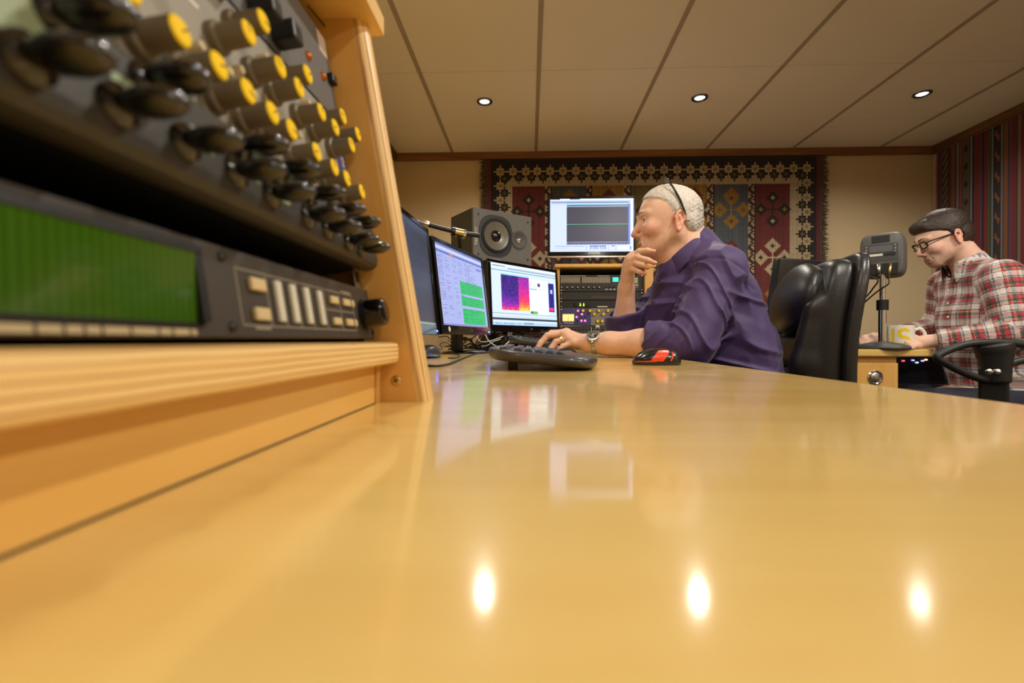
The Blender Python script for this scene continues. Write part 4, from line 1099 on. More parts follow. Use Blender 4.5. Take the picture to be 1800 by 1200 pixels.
mouse('computer_mouse', 'dark grey mouse beside the plywood rack side, below the dim monitor', (lm.x - .01, lm.y, ZD), 1.1, L=.11, m=mat('grey mouse', rgb(60, 62, 66), .3, coat=.2), stripes=False)

def cable(label, pts, r, m, sm=10): return tag(rebase(MB().tube(pts, r, 6, smooth=sm).build('cable', m, None, True), pts[0]), label, 'cable')
def dk(px, py, lift=.003): p = atz(px, py, ZD + lift); return p
M_cab = mat('black cable', rgb(16, 15, 15), .5); M_cabw = mat('white cable', rgb(200, 196, 190), .5)
cable('black mouse cable curving across the desk to the near keyboard', [dk(735, 641), dk(765, 643), dk(790, 639), dk(815, 629), dk(838, 621), dk(862, 619), dk(885, 617)], .0026, M_cab)
cable('thin black cable looping beside the dim monitor base', [dk(752, 622), dk(775, 621), dk(800, 622), dk(808, 625), dk(800, 629), dk(788, 629)], .0018, M_cab)
def up(px, py, Y): return at(px, py, Y)
cable('white cable crossing behind the keyboards, rising to the spectrogram monitor', [up(838, 590, 1.98), up(845, 600, 1.98), up(862, 599, 2.0), up(884, 591, 2.02)], .0022, M_cabw)
cable('white cable dropping from the monitors towards the blue-grey keyboard', [up(853, 588, 1.95), up(860, 600, 1.9), up(874, 609, 1.85), dk(886, 612.6)], .0022, M_cabw)
cable('pale grey cable lying across the other white cables', [up(846, 608, 1.9), up(856, 607, 1.92), up(868, 600, 1.95), up(880, 596, 1.98)], .0016, M_cabw)
cable('white cable end curving in front of the blue-grey keyboard', [dk(878, 618), up(886, 608, 1.55), up(895, 600, 1.56)], .0018, M_cabw)
random.seed(21)
mb = MB()
for k in range(70):
    x = random.uniform(782, 980); Y = random.uniform(2.25, 2.6)
    p = atz(x, 597 + .054 * 840 / Y, ZD); p.y = Y
    pts = []; q = p + Vector((0, 0, .006 + random.uniform(0, .05)))
    for j in range(6):
        pts.append(q.copy()); q += Vector((random.uniform(-.06, .06), random.uniform(-.04, .04), random.uniform(-.03, .03)))
        q.z = max(ZD + .004, min(ZD + .10, q.z)); q.y = max(2.2, min(2.66, q.y)); q.x = min(q.x, .15)
    mb.tube(pts, random.choice((.002, .0028, .0035)), 5, smooth=5, mi=0 if random.random() < .8 else 1)
o = mb.build('cable_tangle', [M_cab, mat('brown cable', rgb(60, 48, 34), .5)]); tag(o, 'dark tangle of cables on the desk behind the monitors', 'cables', kind='stuff'); rebase(o, (0, 2.4, ZD))

# ------------------------------------------------------------------ second desk by the right wall and what stands on it
D2 = 2.05
Z2 = at(1550, 613, D2).z
d2 = thing('side_desk', 'small birch desk with rounded plywood top under the second loudspeaker', 'desk', (at(1530, 640, 2.3).x, 2.5, 0))
xr = at(1637, 618, D2 + .02).x; xl = at(1478, 615, D2 - .12).x
pts = []
yf = D2 - .075
R0 = .16
pts = [(xl, yf), (xr - .13, yf)]
for k in range(1, 10):
    a = math.pi / 2 * k / 9; pts.append((xr - .13 + .13 * math.sin(a), yf + .13 * (1 - math.cos(a))))
pts += [(xr, 3.30), (xl, 3.30)]
bm = bmesh.new(); f_ = bm.faces.new([bm.verts.new((x, y, Z2 - .030)) for x, y in pts])
ex = bmesh.ops.extrude_face_region(bm, geom=[f_]); tv_ = [e for e in ex['geom'] if isinstance(e, bmesh.types.BMVert)]
for v in tv_: v.co.z = Z2
bmesh.ops.bevel(bm, geom=[e for e in bm.edges if abs(e.verts[0].co.z - e.verts[1].co.z) < 1e-5], offset=.006, segments=3, profile=.5, affect='EDGES')
bmesh.ops.recalc_face_normals(bm, faces=bm.faces[:])
MB().bm(bm).build('desk_top', W_DESK, d2)
xc = at(1571, 650, D2 - .03).x
MB().box((xl + .02, yf + .03, .06), (xc, yf + .55, Z2 - .0305), .002).build('cabinet_body', W_PLYZ, d2)
dr = MB().box((xl + .03, yf + .016, .10), (xc - .004, yf + .0295, Z2 - .056), .002).build('cabinet_front', W_PLYZ, d2)
g = at(1538, 663, yf + .016)
MB().lathe([(.030, 0), (.030, .004), (.026, .006), (.021, .003), (.021, .001)], 32, zalign((g.x, yf + .016, g.z), (0, -1, 0))).build('chrome_ring', M_chrome, dr, True, 40)
MB().lathe([(.0195, .001), (.0195, .005), (.017, .007), (0, .007)], 28, zalign((g.x, yf + .016, g.z), (0, -1, 0))).build('ring_centre', M_steel, dr, True, 40)
MB().box((xl + .02, 3.27, 0), (xr - .05, 3.29, Z2 - .031)).build('back_panel', W_PLYZ, d2)
MB().box((xr - .06, 2.9, 0), (xr - .04, 3.26, Z2 - .031)).build('support_panel', W_PLYZ, d2)
# equipment glowing under the side desk
bx = at(1600, 645, 2.45)
ub = thing('rack_case', 'dark equipment case with coloured lights under the side desk', 'equipment case', (at(1614, 640, 2.40).x, 2.62, .0))
cx0, cx1 = at(1560, 640, 2.40).x, at(1668, 640, 2.40).x
MB().box((cx0, 2.40, .02), (cx1, 2.85, at(1600, 627, 2.40).z), .004).build('case_body', mat('dark blue case', rgb(22, 24, 40), .5), ub)
for k, (px, py, c) in enumerate(((1573, 640, (.6, 1, .1, 1)), (1588, 634, (1, .05, .05, 1)), (1612, 637, (.2, .7, .4, 1)), (1628, 632, (.9, .6, .2, 1)), (1605, 633, (.2, .2, .9, 1)), (1622, 634, (.3, .2, .9, 1)))):
    p = at(px, py, 2.397)
    MB().box((p.x - .006, 2.395, p.z - .003), (p.x + .006, 2.4005, p.z + .003), .001).build('indicator_light', led('indicator %d' % k, c, 4), ub)
for k in range(3):
    MB().box((cx0 + .01, 2.396, .34 + k * .09), (cx1 - .01, 2.4002, .42 + k * .09), .002).build('case_panel', mat('case panel', rgb(30, 30, 44), .4), ub)

# loudspeaker on a chrome pole
sb = at(1551, 611, D2); sx, sy_ = sb.x, D2
ps = thing('pole_loudspeaker', 'small grey loudspeaker on a chrome pole, seen from behind', 'loudspeaker', (sx, sy_, Z2))
MB().lathe([(0, 0), (.097, 0), (.099, .006), (.094, .014), (.060, .024), (.020, .030), (0, .031)], 40, Matrix.Translation((sx, sy_, Z2))).build('round_base', mat('grey stand base', rgb(70, 70, 70), .5), ps, True, 40)
zc0, zc1 = at(1555, 545, D2).z, at(1555, 527, D2).z
MB().cyl((sx, sy_, Z2 + .028), (sx, sy_, zc0 + .004), .0145, n=24).build('lower_pole', M_chrome, ps, True, 40)
MB().cyl((sx, sy_, zc0), (sx, sy_, zc1), .021, n=24).build('pole_clamp', M_black, ps, True, 40)
zs = at(1560, 470, D2).z
MB().cyl((sx, sy_, zc1 - .002), (sx, sy_, zs), .0105, n=20).build('upper_pole', M_chrome, ps, True, 40)
zb, zt2 = at(1560, 487, D2).z, at(1560, 409, D2).z
wd = .152; hh = zt2 - zb; dp = .13
ang = -.74
Mh = Matrix.Translation((sx + .034, sy_ + .042, zb)) @ Matrix.Rotation(ang, 4, 'Z')
n = 40
def rr_loop(w, h, e): return [(x, z + h/2) for x, z in squircle(w/2, h/2, e, n)]
vs = []; fs = []
lay = [(-.066, .84, 5), (-.062, .93, 5), (-.045, 1.0, 5), (.02, 1.0, 5), (.050, .95, 5), (.060, .85, 5)]
for (y, s, e) in lay:
    for (x, z) in rr_loop(wd * s, hh * s, e): vs.append((x, y, z + hh * (1 - s) / 2))
for j in range(len(lay) - 1):
    for k in range(n): fs.append((j*n+k, j*n+(k+1) % n, (j+1)*n+(k+1) % n, (j+1)*n+k))
fs.append(tuple(range(n))[::-1]); fs.append(tuple((len(lay)-1)*n + k for k in range(n)))
hs = MB().add(vs, fs, 0, Mh).build('enclosure', mat('dark grey cast enclosure', rgb(84, 84, 82), .5, bump=.1, bscale=400), ps, True, 35)
def hb(name, m, x0, z0, x1, z1, d0=-.0665, d1=-.0655, bev=0.0): return MB().box((x0 * wd, d0, z0 * hh), (x1 * wd, d1, z1 * hh), bev, M=Mh).build(name, m, ps)
hb('reflex_port', M_black, -.22, .77, .18, .93, -.0668, -.066); hb('rear_panel', mat('rear panel grey', rgb(66, 66, 66), .5), -.38, .36, .36, .74, -.0672, -.066)
hb('cooling_plate', mat('cooling plate', rgb(92, 94, 100), .4), -.26, .56, .24, .70, -.069, -.0672); hb('white_label', M_white, -.30, .475, .03, .525, -.0678, -.0672); hb('black_socket', M_black, .06, .46, .30, .53, -.0678, -.0672)
hb('connector_recess', M_black, -.38, .06, .36, .30, -.0669, -.0655)
for z in (.56, .62, .69):
    for x in (-.33, .30): MB().lathe([(0, .003), (.003, .003), (.0045, 0)], 10, Mh @ zalign((x * wd, -.067, z * hh), (0, -1, 0))).build('panel_screw', M_steel, ps)
MB().tube([Mh @ Vector((.20 * wd, -.071, .29 * hh)), Mh @ Vector((.19 * wd, -.072, .10 * hh)), Mh @ Vector((.14 * wd, -.070, -.01 * hh))], .0055, 8).build('gold_plug', M_brass, ps, True)
MB().tube([Mh @ Vector((-.05 * wd, -.071, .30 * hh)), Mh @ Vector((-.05 * wd, -.071, .02 * hh))], .0075, 10).build('chrome_spigot', M_chrome, ps, True)
cable('black lead running from the small loudspeaker to the black monitor', [Mh @ Vector((.14 * wd, -.070, -.01 * hh)), at(1562, 498, 2.0), at(1545, 510, 2.03), at(1528, 524, 2.06), at(1505, 545, 2.1)], .003, M_cab)
cable('black lead with a white collar hanging from the small loudspeaker', [Mh @ Vector((-.30 * wd, -.068, .06 * hh)), at(1543, 492, 2.0), at(1535, 506, 2.03), at(1522, 522, 2.08), at(1500, 540, 2.12)], .003, M_cab)

# mug with yellow letters
mp = at(1588, 612, D2 - .02); mxx, myy = mp.x, D2 - .005
mz0 = Z2; mh = at(1588, 572, myy).z - Z2
mg = thing('mug', 'white straight-sided mug with big yellow letters beside the chrome pole', 'mug', (mxx, myy, mz0))
M_mug = mat('white glazed ceramic', rgb(232, 226, 212), .15, coat=.5, var=.02)
rm = .047
MB().lathe([(0, .001), (rm - .004, 0), (rm - .001, .004), (rm, .012), (rm, mh - .001), (rm - .0015, mh), (rm - .0035, mh - .001), (rm - .004, .008), (0, .006)], 40, Matrix.Translation((mxx, myy, mz0))).build('cup', M_mug, mg, True, 50)
hd = Vector((.94, -.34, 0))
MB().tube([Vector((mxx, myy, mz0)) + hd * r_ + Vector((0, 0, z_)) for r_, z_ in ((rm - .002, mh*.80), (rm + .018, mh*.86), (rm + .033, mh*.66), (rm + .030, mh*.40), (rm + .014, mh*.22), (rm - .002, mh*.20))], .0065, 12, smooth=6).build('handle', M_mug, mg, True)
M_let = mat('yellow mug print', rgb(240, 200, 20), .25, coat=.4)
def wrap_ribbon(path, wdt, an, name='printed_letter'):
    """flat letter stroke bent round the cup"""
    v = []; f = []; n = len(path)
    for k, (x, y) in enumerate(path):
        x0_, y0_ = path[max(0, k-1)]; x1_, y1_ = path[min(n-1, k+1)]; tx, ty = x1_ - x0_, y1_ - y0_; L_ = math.hypot(tx, ty)
        for s_ in (-1, 1):
            xx, yy = x - s_ * ty / L_ * wdt / 2, y + s_ * tx / L_ * wdt / 2; a_ = an + xx / rm
            v.append((mxx + math.cos(a_) * (rm + .0005), myy + math.sin(a_) * (rm + .0005), mz0 + mh * .50 + yy))
    for k in range(n - 1): f.append((2*k, 2*k+1, 2*k+3, 2*k+2))
    mesh_obj(name, v, f, M_let, mg)
lh = mh * .33; lw = .0165; r_v = lh / 2 * .98
Sp = [(lw * math.cos(math.radians(t)), lh * .5 + r_v * math.sin(math.radians(t))) for t in range(25, 271, 12)]
Sp += [(lw * math.cos(math.radians(t)), -lh * .5 + r_v * math.sin(math.radians(t))) for t in range(80, -156, -12)]
wrap_ribbon(Sp, .0115, math.radians(-112))
wrap_ribbon([(0, -lh * 1.1 + lh * .22 * k) for k in range(11)], .0125, math.radians(-160))

# black monitor of the second desk, seen from behind
tl, tr = at(1362, 478, 2.02), at(1516, 443, 2.20)
bl, br = at(1380, 640, 2.02), at(1538, 583, 2.20)
mc = thing('computer_monitor', 'black monitor seen from behind, between the leather chair and the wall rug', 'monitor', at(1460, 612, 2.2))
Xv = (tr - tl); Xv.z = 0; Wm = Xv.length; Xv.normalize(); N_ = Vector((0, 0, 1)).cross(Xv).normalized()      # N_ points away from the camera (front of the screen)
zt3 = (tl.z + tr.z) / 2; Hm = .36
Nf = -Xv.cross(Vector((0, 0, 1)))
if Nf.y < 0: Nf = -Nf
tlt = math.radians(10); U3 = (Vector((0, 0, 1)) * math.cos(tlt) - Nf * math.sin(tlt)).normalized()
o3 = tl.copy(); o3.z = zt3; o3 -= U3 * Hm
Mm = Matrix(((Xv.x, U3.x, Nf.x, o3.x), (Xv.y, U3.y, Nf.y, o3.y), (Xv.z, U3.z, Nf.z, o3.z), (0, 0, 0, 1)))
MB().box((0, 0, -.03), (Wm, Hm, .012), .009, M=Mm).build('housing', mat('satin black housing', rgb(20, 20, 21), .35), mc, True, 40)
MB().box((Wm*.25, Hm*.15, -.06), (Wm*.75, Hm*.8, -.028), .014, M=Mm).build('rear_bulge', M_black, mc, True, 40)
im = canvas(60, 40, (200, 206, 240)); R_(im, 0, 0, 1, .08, (120, 140, 220)); R_(im, 0, .1, .2, 1, (170, 180, 230))
pixel_grid('screen', Mm @ Vector((Wm - .016, Hm - .016, .0125)), Xv * -(Wm - .032), U3 * -(Hm - .04), 60, 40, im, scr_mat(1.4), mc)
nb = Mm @ Vector((Wm/2, Hm*.4, -.05))
MB().box((nb.x - .02, nb.y - .02, Z2 + .01), (nb.x + .02, nb.y + .015, nb.z), .004).build('stand_neck', M_black, mc)
MB().lathe([(0, .014), (.09, .010), (.11, .004), (.11, 0), (0, 0)], 32, Matrix.Translation((nb.x, nb.y, Z2))).build('stand_base', M_black, mc, True, 40)
k2 = at(1520, 608, 2.28)
kp = thing('computer_keyboard', 'thin black keyboard at the hands of the man in the plaid shirt', 'keyboard', (k2.x, 2.35, Z2))
MB().box((k2.x - .07, 2.16, Z2), (k2.x + .10, 2.56, Z2 + .014), .004).build('case', M_black, kp)
kb2 = shared(MB().box((-.0078, -.0080, 0), (.0078, .0080, .0055), .0016, seg=1), 'key', M_keycap, True, 40)
for i in range(7):
    for j in range(20):
        o = bpy.data.objects.new('key', kb2); COL.objects.link(o); o.parent = kp; o.location = (-.054 + i * .019 + .006, -.175 + j * .0186, .0138)
# ------------------------------------------------------------------ smooth bodies from distance fields
f32 = np.float32
def nv(*a): return np.array(a, f32)
def V3(v): return np.array((v[0], v[1], v[2]), f32)
def smin(a, b, k): h = np.clip(.5 + .5 * (b - a) / k, 0, 1); return b + (a - b) * h - k * h * (1 - h)
def smax(a, b, k): return -smin(-a, -b, k)
def ell(p, c, r):
    q = p - np.asarray(c, f32); r = np.asarray(r, f32)
    k0 = np.sqrt(((q / r) ** 2).sum(1)) + 1e-6; k1 = np.sqrt(((q / (r * r)) ** 2).sum(1)) + 1e-6
    return k0 * (k0 - 1) / k1
def sph(p, c, r): return np.sqrt(((p - np.asarray(c, f32)) ** 2).sum(1)) - r
def cone(p, a, b, ra, rb, sc=None):
    a = np.asarray(a, f32); b = np.asarray(b, f32)
    if sc is not None:
        sc = np.asarray(sc, f32); p = p * sc; a = a * sc; b = b * sc
    pa = p - a; ba = b - a; h = np.clip((pa @ ba) / (ba @ ba + 1e-9), 0, 1)
    return np.sqrt(((pa - h[:, None] * ba) ** 2).sum(1)) - (ra + (rb - ra) * h)
def rbox(p, lo, hi, r):
    c = (np.asarray(lo, f32) + np.asarray(hi, f32)) / 2; e = (np.asarray(hi, f32) - np.asarray(lo, f32)) / 2 - r
    q = np.abs(p - c) - e
    return np.sqrt((np.maximum(q, 0) ** 2).sum(1)) + np.minimum(q.max(1), 0) - r
def chain(p, pts, rs, k=.01, sc=None):
    d = None
    for a, b, ra, rb in zip(pts, pts[1:], rs, rs[1:]):
        c = cone(p, a, b, ra, rb, sc); d = c if d is None else smin(d, c, k)
    return d
def surf(fn, lo, hi, h, B=8, slack=1.7):
    """surface nets on the blocks near the surface"""
    lo = np.asarray(lo, float); nb = np.ceil((np.asarray(hi, float) - lo) / (h * B)).astype(int)
    bi = np.stack(np.meshgrid(*[np.arange(n) for n in nb], indexing='ij'), -1).reshape(-1, 3)
    cen = (lo + (bi + .5) * B * h).astype(f32)
    act = np.abs(fn(cen)) < h * B * .87 * slack + .004
    bi = bi[act]
    g = np.stack(np.meshgrid(*[np.arange(B + 1)] * 3, indexing='ij'), -1).reshape(-1, 3)
    dim = nb * B + 4; keyf = lambda c: ((c[..., 0] + 1) * dim[1] + c[..., 1] + 1) * dim[2] + c[..., 2] + 1
    VK, VP, QK = [], [], []
    for s in range(0, len(bi), 600):
        b_ = bi[s:s+600]; gi = b_[:, None, :] * B + g[None]
        D = fn((lo + gi.reshape(-1, 3) * h).astype(f32)).reshape(-1, B+1, B+1, B+1)
        acc = np.zeros((len(b_), B, B, B, 3)); cnt = np.zeros((len(b_), B, B, B))
        cs = [(i, j, k) for i in (0, 1) for j in (0, 1) for k in (0, 1)]
        sl = lambda c: D[:, c[0]:c[0]+B, c[1]:c[1]+B, c[2]:c[2]+B]
        for c in cs:
            for ax in range(3):
                if c[ax]: continue
                e = list(c); e[ax] = 1; d0, d1 = sl(c), sl(e)
                m = (d0 < 0) != (d1 < 0)
                t = np.where(m, d0 / np.where(m, d0 - d1, 1), 0)
                cnt += m
                for q in range(3): acc[..., q] += m * (c[q] + (t if q == ax else 0))
        m = cnt > 0; idx = np.argwhere(m); cell_ = b_[idx[:, 0]] * B + idx[:, 1:]
        VK.append(keyf(cell_)); VP.append(lo + (cell_ + acc[m] / cnt[m][:, None]) * h)
        for ax in range(3):
            d0 = D[:, :B, :B, :B]; e = [0, 0, 0]; e[ax] = 1; d1 = sl(e)
            m = (d0 < 0) != (d1 < 0); idx = np.argwhere(m); c = b_[idx[:, 0]] * B + idx[:, 1:]
            u = np.zeros(3, int); w = np.zeros(3, int); u[(ax+1) % 3] = 1; w[(ax+2) % 3] = 1
            q = np.stack([keyf(c - u - w), keyf(c - w), keyf(c), keyf(c - u)], 1)
            fl = d0[m] >= 0; q[fl] = q[fl][:, ::-1]; QK.append(q)
    VK = np.concatenate(VK); VP = np.concatenate(VP); QK = np.concatenate(QK)
    o = np.argsort(VK); VK = VK[o]; VP = VP[o]
    i = np.searchsorted(VK, QK); i = np.minimum(i, len(VK) - 1)
    ok = (VK[i] == QK).all(1)
    return VP, i[ok]
def sdf_obj(name, fn, lo, hi, h, m, parent=None, colf=None, slack=1.7):
    v, f = surf(fn, lo, hi, h, slack=slack)
    o = mesh_obj(name, v, f, m, parent, smooth=True)
    if colf is not None: setcol(o.data, colf(v.astype(f32)))
    return o
def noise3(p, s, seed=0):
    """cheap smooth pseudo noise"""
    q = p * s + seed * 1.7
    x, y, z = q[:, 0], q[:, 1], q[:, 2]
    return (np.sin(x + 1.3*np.sin(y*.9 + .5) + seed) * np.cos(y*1.1 + 1.1*np.sin(z*.8)) + np.sin(z*1.2 + 1.7*np.cos(x*.7) + seed * 2) * .7) / 1.7

def near(p, c, r, fn):
    """evaluate fn only inside a ball"""
    q = np.sqrt(((p - np.asarray(c, f32)) ** 2).sum(1)); d = (q - r * .70).astype(f32); m = q < r
    if m.any(): d[m] = fn(p[m])
    return d
def march(fn, px, py, t0, t1):
    """first point of a surface along a line of sight"""
    d = ray(px, py); d.normalize(); t = t0; o = Vector((0, 0, CZ))
    for _ in range(200):
        p = o + d * t; s = float(fn(V3(p)[None])[0])
        if s < .0004 or t > t1: break
        t += max(.0005, s * .6)
    e = .002; P0 = V3(p)
    g = [float(fn((P0 + np.eye(3, dtype=f32)[k] * e)[None])[0] - fn((P0 - np.eye(3, dtype=f32)[k] * e)[None])[0]) for k in range(3)]
    return p, Vector(g).normalized()
class Head:
    def __init__(s, o, fwd, pitch=0.0, roll=0.0, size=1.0):
        f = Vector(fwd); f.z = 0; f.normalize(); left = Vector((0, 0, 1)).cross(f); up = Vector((0, 0, 1))
        Rm = Matrix.Rotation(math.radians(pitch), 3, left)         # positive pitch looks down
        f = Rm @ f; up = Rm @ up
        Rr = Matrix.Rotation(math.radians(roll), 3, f); left = Rr @ left; up = Rr @ up
        s.o = Vector(o); s.f, s.l, s.u = f, left, up; s.s = size
        s.R = np.array((tuple(f), tuple(left), tuple(up)), f32)
    def loc(s, p): return ((p - V3(s.o)) @ s.R.T) / s.s
    def w(s, x, y, z): return s.o + (s.f * x + s.l * y + s.u * z) * s.s
    def M(s):
        f, l, u, o = s.f, s.l, s.u, s.o; k = s.s
        return Matrix(((f.x*k, l.x*k, u.x*k, o.x), (f.y*k, l.y*k, u.y*k, o.y), (f.z*k, l.z*k, u.z*k, o.z), (0, 0, 0, 1)))
def cranium(q): return ell(q, (0, 0, .030), (.101, .077, .086))
EYE = (.0830, .0325, -.001)
def head_sdf(q, heavy=0.0, zu=.0035, zl=-.0045):
    a = q.copy(); a[:, 1] = np.abs(a[:, 1])
    d = cranium(q)
    d = smin(d, ell(q, (.036, 0, -.022), (.065, .062 + heavy, .080)), .03)
    d = smin(d, cone(a, (.000, .052 + heavy, -.050), (.070, .022, -.100), .020, .018), .028)
    d = smin(d, ell(q, (.074, 0, -.104), (.021, .025, .017)), .018)
    d = smin(d, ell(a, (.070, .041, -.034), (.026, .023, .022)), .022)
    d = smin(d, cone(a, (.0985, .010, .0165), (.083, .043, .019), .0095, .0085), .013)
    d = smin(d, ell(q, (.080, 0, -.076), (.024, .036, .028)), .016)
    d = smax(d, -ell(a, (.1075, .0335, -.001), (.0165, .0195, .0120)), .012)
    n = cone(q, (.099, 0, .006), (.1150, 0, -.034), .0076, .0100)
    n = smin(n, ell(q, (.1185, 0, -.0425), (.0110, .0115, .0100)), .006)
    n = smin(n, ell(a, (.1035, .0125, -.0485), (.0115, .0078, .0078)), .005)
    d = smin(d, n, .009)
    d = smax(d, -ell(a, (.1085, .0068, -.0560), (.0055, .0035, .0028)), .002)
    d = smin(d, ell(q, (.0985, 0, -.0755), (.0075, .0235, .0058)), .005)
    d = smin(d, ell(q, (.0970, 0, -.0890), (.0080, .0205, .0066)), .005)
    d = smax(d, -ell(q, (.1080, 0, -.0818), (.0140, .0255, .0012)), .003)
    d = smax(d, -ell(q, (.1035, 0, -.0985), (.0065, .0200, .0040)), .007)
    # nasolabial fold
    d = smax(d, -cone(a, (.1005, .0205, -.050), (.0905, .0305, -.079), .0016, .0016), .006)
    # lids around the eyeball
    op = np.maximum(a[:, 2] - (EYE[2] + zu), (EYE[2] + zl) - a[:, 2])
    s_ = sph(a, EYE, .0136)
    d = smin(d, np.maximum(s_, -op), .0035)
    d = np.maximum(d, -np.maximum(sph(a, EYE, .0127), op))
    # ears
    e = a - nv(-.008, .0775, -.014); c, s = math.cos(.42), math.sin(.42)
    ex = e[:, 0] * c + e[:, 1] * s; ey = -e[:, 0] * s + e[:, 1] * c; ez = e[:, 2]
    c2, s2 = math.cos(.18), math.sin(.18); ex, ez = ex * c2 + ez * s2, -ex * s2 + ez * c2
    E_ = np.stack([ex, ey, ez], 1)
    wz = np.where(ez > 0, .0285, .031)
    wx = np.where(ez > 0, .0175, .0125)
    rho = np.sqrt((ex / wx) ** 2 + (ez / wz) ** 2)
    ring = np.sqrt(((rho - 1) * .018) ** 2 + (ey - .002) ** 2) - .0036
    ea = smin(ell(E_, (0, -.001, 0), (.0170, .0040, .0290)), ring, .003)
    ea = smin(ea, cone(E_, (.004, .002, .012), (-.008, .002, -.010), .0022, .0026), .003)
    ea = smax(ea, -ell(E_, (.004, .005, -.004), (.0075, .0060, .0115)), .003)
    ea = smin(ea, ell(E_, (.0115, .001, -.004), (.004, .004, .007)), .003)
    d = smin(d, ea, .006)
    return d
def skin_cols(q, base, red, stubble=None):
    """natural skin tints: lips, nose, cheeks, ears; shaved beard"""
    c = np.repeat(np.array([base], f32), len(q), 0); a = q.copy(); a[:, 1] = np.abs(a[:, 1])
    def mixin(d, w, col, s):
        nonlocal c
        t = (np.clip(1 - d / w, 0, 1) * s)[:, None]; c = c * (1 - t) + np.array(col, f32) * t
    mixin(ell(a, (.072, .046, -.036), (.026, .022, .020)), .016, red, .24)
    mixin(ell(q, (.115, 0, -.042), (.014, .014, .012)), .012, red, .38)
    mixin(ell(a, (-.008, .080, -.014), (.022, .014, .034)), .008, red, .5)
    if stubble is not None:
        w_ = np.clip((q[:, 0] - .004) / .03, 0, 1) * np.clip((-.040 - q[:, 2] - .25 * np.abs(q[:, 1])) / .025, 0, 1) * np.clip((q[:, 2] + .150) / .03, 0, 1)
        w_ = np.maximum(w_, np.clip(1 - np.abs(q[:, 0] - .012) / .014, 0, 1) * np.clip((.0 - q[:, 2]) / .02, 0, 1) * np.clip((q[:, 2] + .075) / .03, 0, 1) * (np.abs(q[:, 1]) > .03))
        t = (w_ * .38)[:, None]; c = c * (1 - t) + np.array(stubble, f32) * t
    mixin(np.minimum(ell(q, (.099, 0, -.0755), (.010, .0225, .0052)), ell(q, (.098, 0, -.0885), (.010, .019, .0058))), .003, (red[0] * .62, red[1] * .5, red[2] * .55), .7)
    return c
def eyes(H, parent, iris, gaze=0.0):
    M_sc = mat('eye white', rgb(206, 200, 194), .15, var=.02); M_ir = mat('iris ' + iris[0], iris[1], .12); M_pu = mat('pupil', (.005, .005, .005, 1), .08)
    for s in (-1, 1):
        prof = [(.0125 * math.sin(t), .0125 * math.cos(t)) for t in [math.pi * k / 16 for k in range(17)]]
        mb = MB(); c = H.w(EYE[0], s * EYE[1], EYE[2]); T = zalign(c, H.f * math.cos(gaze) + H.l * math.sin(gaze))
        r = [(0, .0127)] + [(.0125 * math.sin(t), .0125 * math.cos(t)) for t in (.17, .45)] + [(.0125 * math.sin(t), .0125 * math.cos(t)) for t in (.7, 1.0, 1.4, 1.9, 2.5)] + [(0, -.0125)]
        mb.lathe(r, 20, T @ Matrix.Scale(H.s, 4))
        o = mb.build('eye', [M_pu, M_ir, M_sc], parent, True)
        o.data.polygons.foreach_set('material_index', [0 if i < 20 else 1 if i < 40 else 2 for i in range(len(o.data.polygons))])
def brows(H, parent, m, r=.0034):
    for s in (-1, 1):
        pts = [(.1085, .011, .0175), (.107, .020, .0225), (.1015, .032, .0255), (.091, .044, .0225)]
        MB().tube([H.w(x, s * y, z) for x, y, z in pts], [r * .8, r, r, r, r, r * .9, r * .8, r * .6, r*.5, r * .4, r*.3, r*.3, r*.2], 8, smooth=4).build('eyebrow', m, parent, True)
def hand(p, wrist, mcps, fingers, thumb, rw=.024, rf=.0088, k=.006):
    """palm from wrist to the knuckles, four finger chains, thumb chain"""
    d = None
    for m in mcps:
        c = cone(p, V3(wrist), V3(m), rw * .62, .0115); d = c if d is None else smin(d, c, .018)
    for a, b in zip(mcps, mcps[1:]): d = smin(d, cone(p, V3(a), V3(b), .0105, .0105), .010)
    for m, ch in zip(mcps, fingers):
        pts = [V3(m)] + [V3(q) for q in ch]; n = len(pts)
        rs = [rf * 1.15, rf * 1.08, rf * .98, rf * .82][:n]
        d = smin(d, chain(p, pts, rs, .003), k)
    pts = [V3(q) for q in thumb]
    d = smin(d, chain(p, pts, [.013, .0115, .0105, .009][:len(pts)], .004), .010)
    return d
SKIN = attrmat('skin', rough=.46, bump=.12, bscale=650, var=.06, vscale=120, sss=.12, spec=.45)
# ------------------------------------------------------------------ the man in the purple shirt
# executive chair first
def P_(px, py, Y): return V3(at(px, py, Y))
h1 = Head(at(1178.4, 389.5, 1.58), (-1, .03, 0), pitch=0, size=.98)
EL1, WR1 = P_(1212, 606, 1.385), P_(1034, 603, 1.487)
SH1, SH2 = P_(1268, 474, 1.46), P_(1214, 480, 1.775)
ELB2 = V3(at(1096, 601, 1.665)); WR2 = P_(1101, 507, 1.600)
NK = P_(1213, 448, 1.585)
CH = [P_(1234, 480, 1.61), P_(1243, 532, 1.61), P_(1268, 615, 1.61), P_(1294, 704, 1.61)]
hipc = CH[-1]
fw = np.array((-.97, .24, 0), f32)
lf = np.array((-.24, -.97, 0), f32)
KN = [hipc + lf * .10 + fw * .42 + nv(0, 0, -.02), hipc - lf * .10 + fw * .42 + nv(0, 0, -.02)]
AN = [k + fw * .02 + nv(0, 0, -(k[2] - .10)) for k in KN]
L_mcp = [at(996, 583.5, 1.533), at(991, 587, 1.517), at(999, 594, 1.499), at(1009, 602, 1.484)]
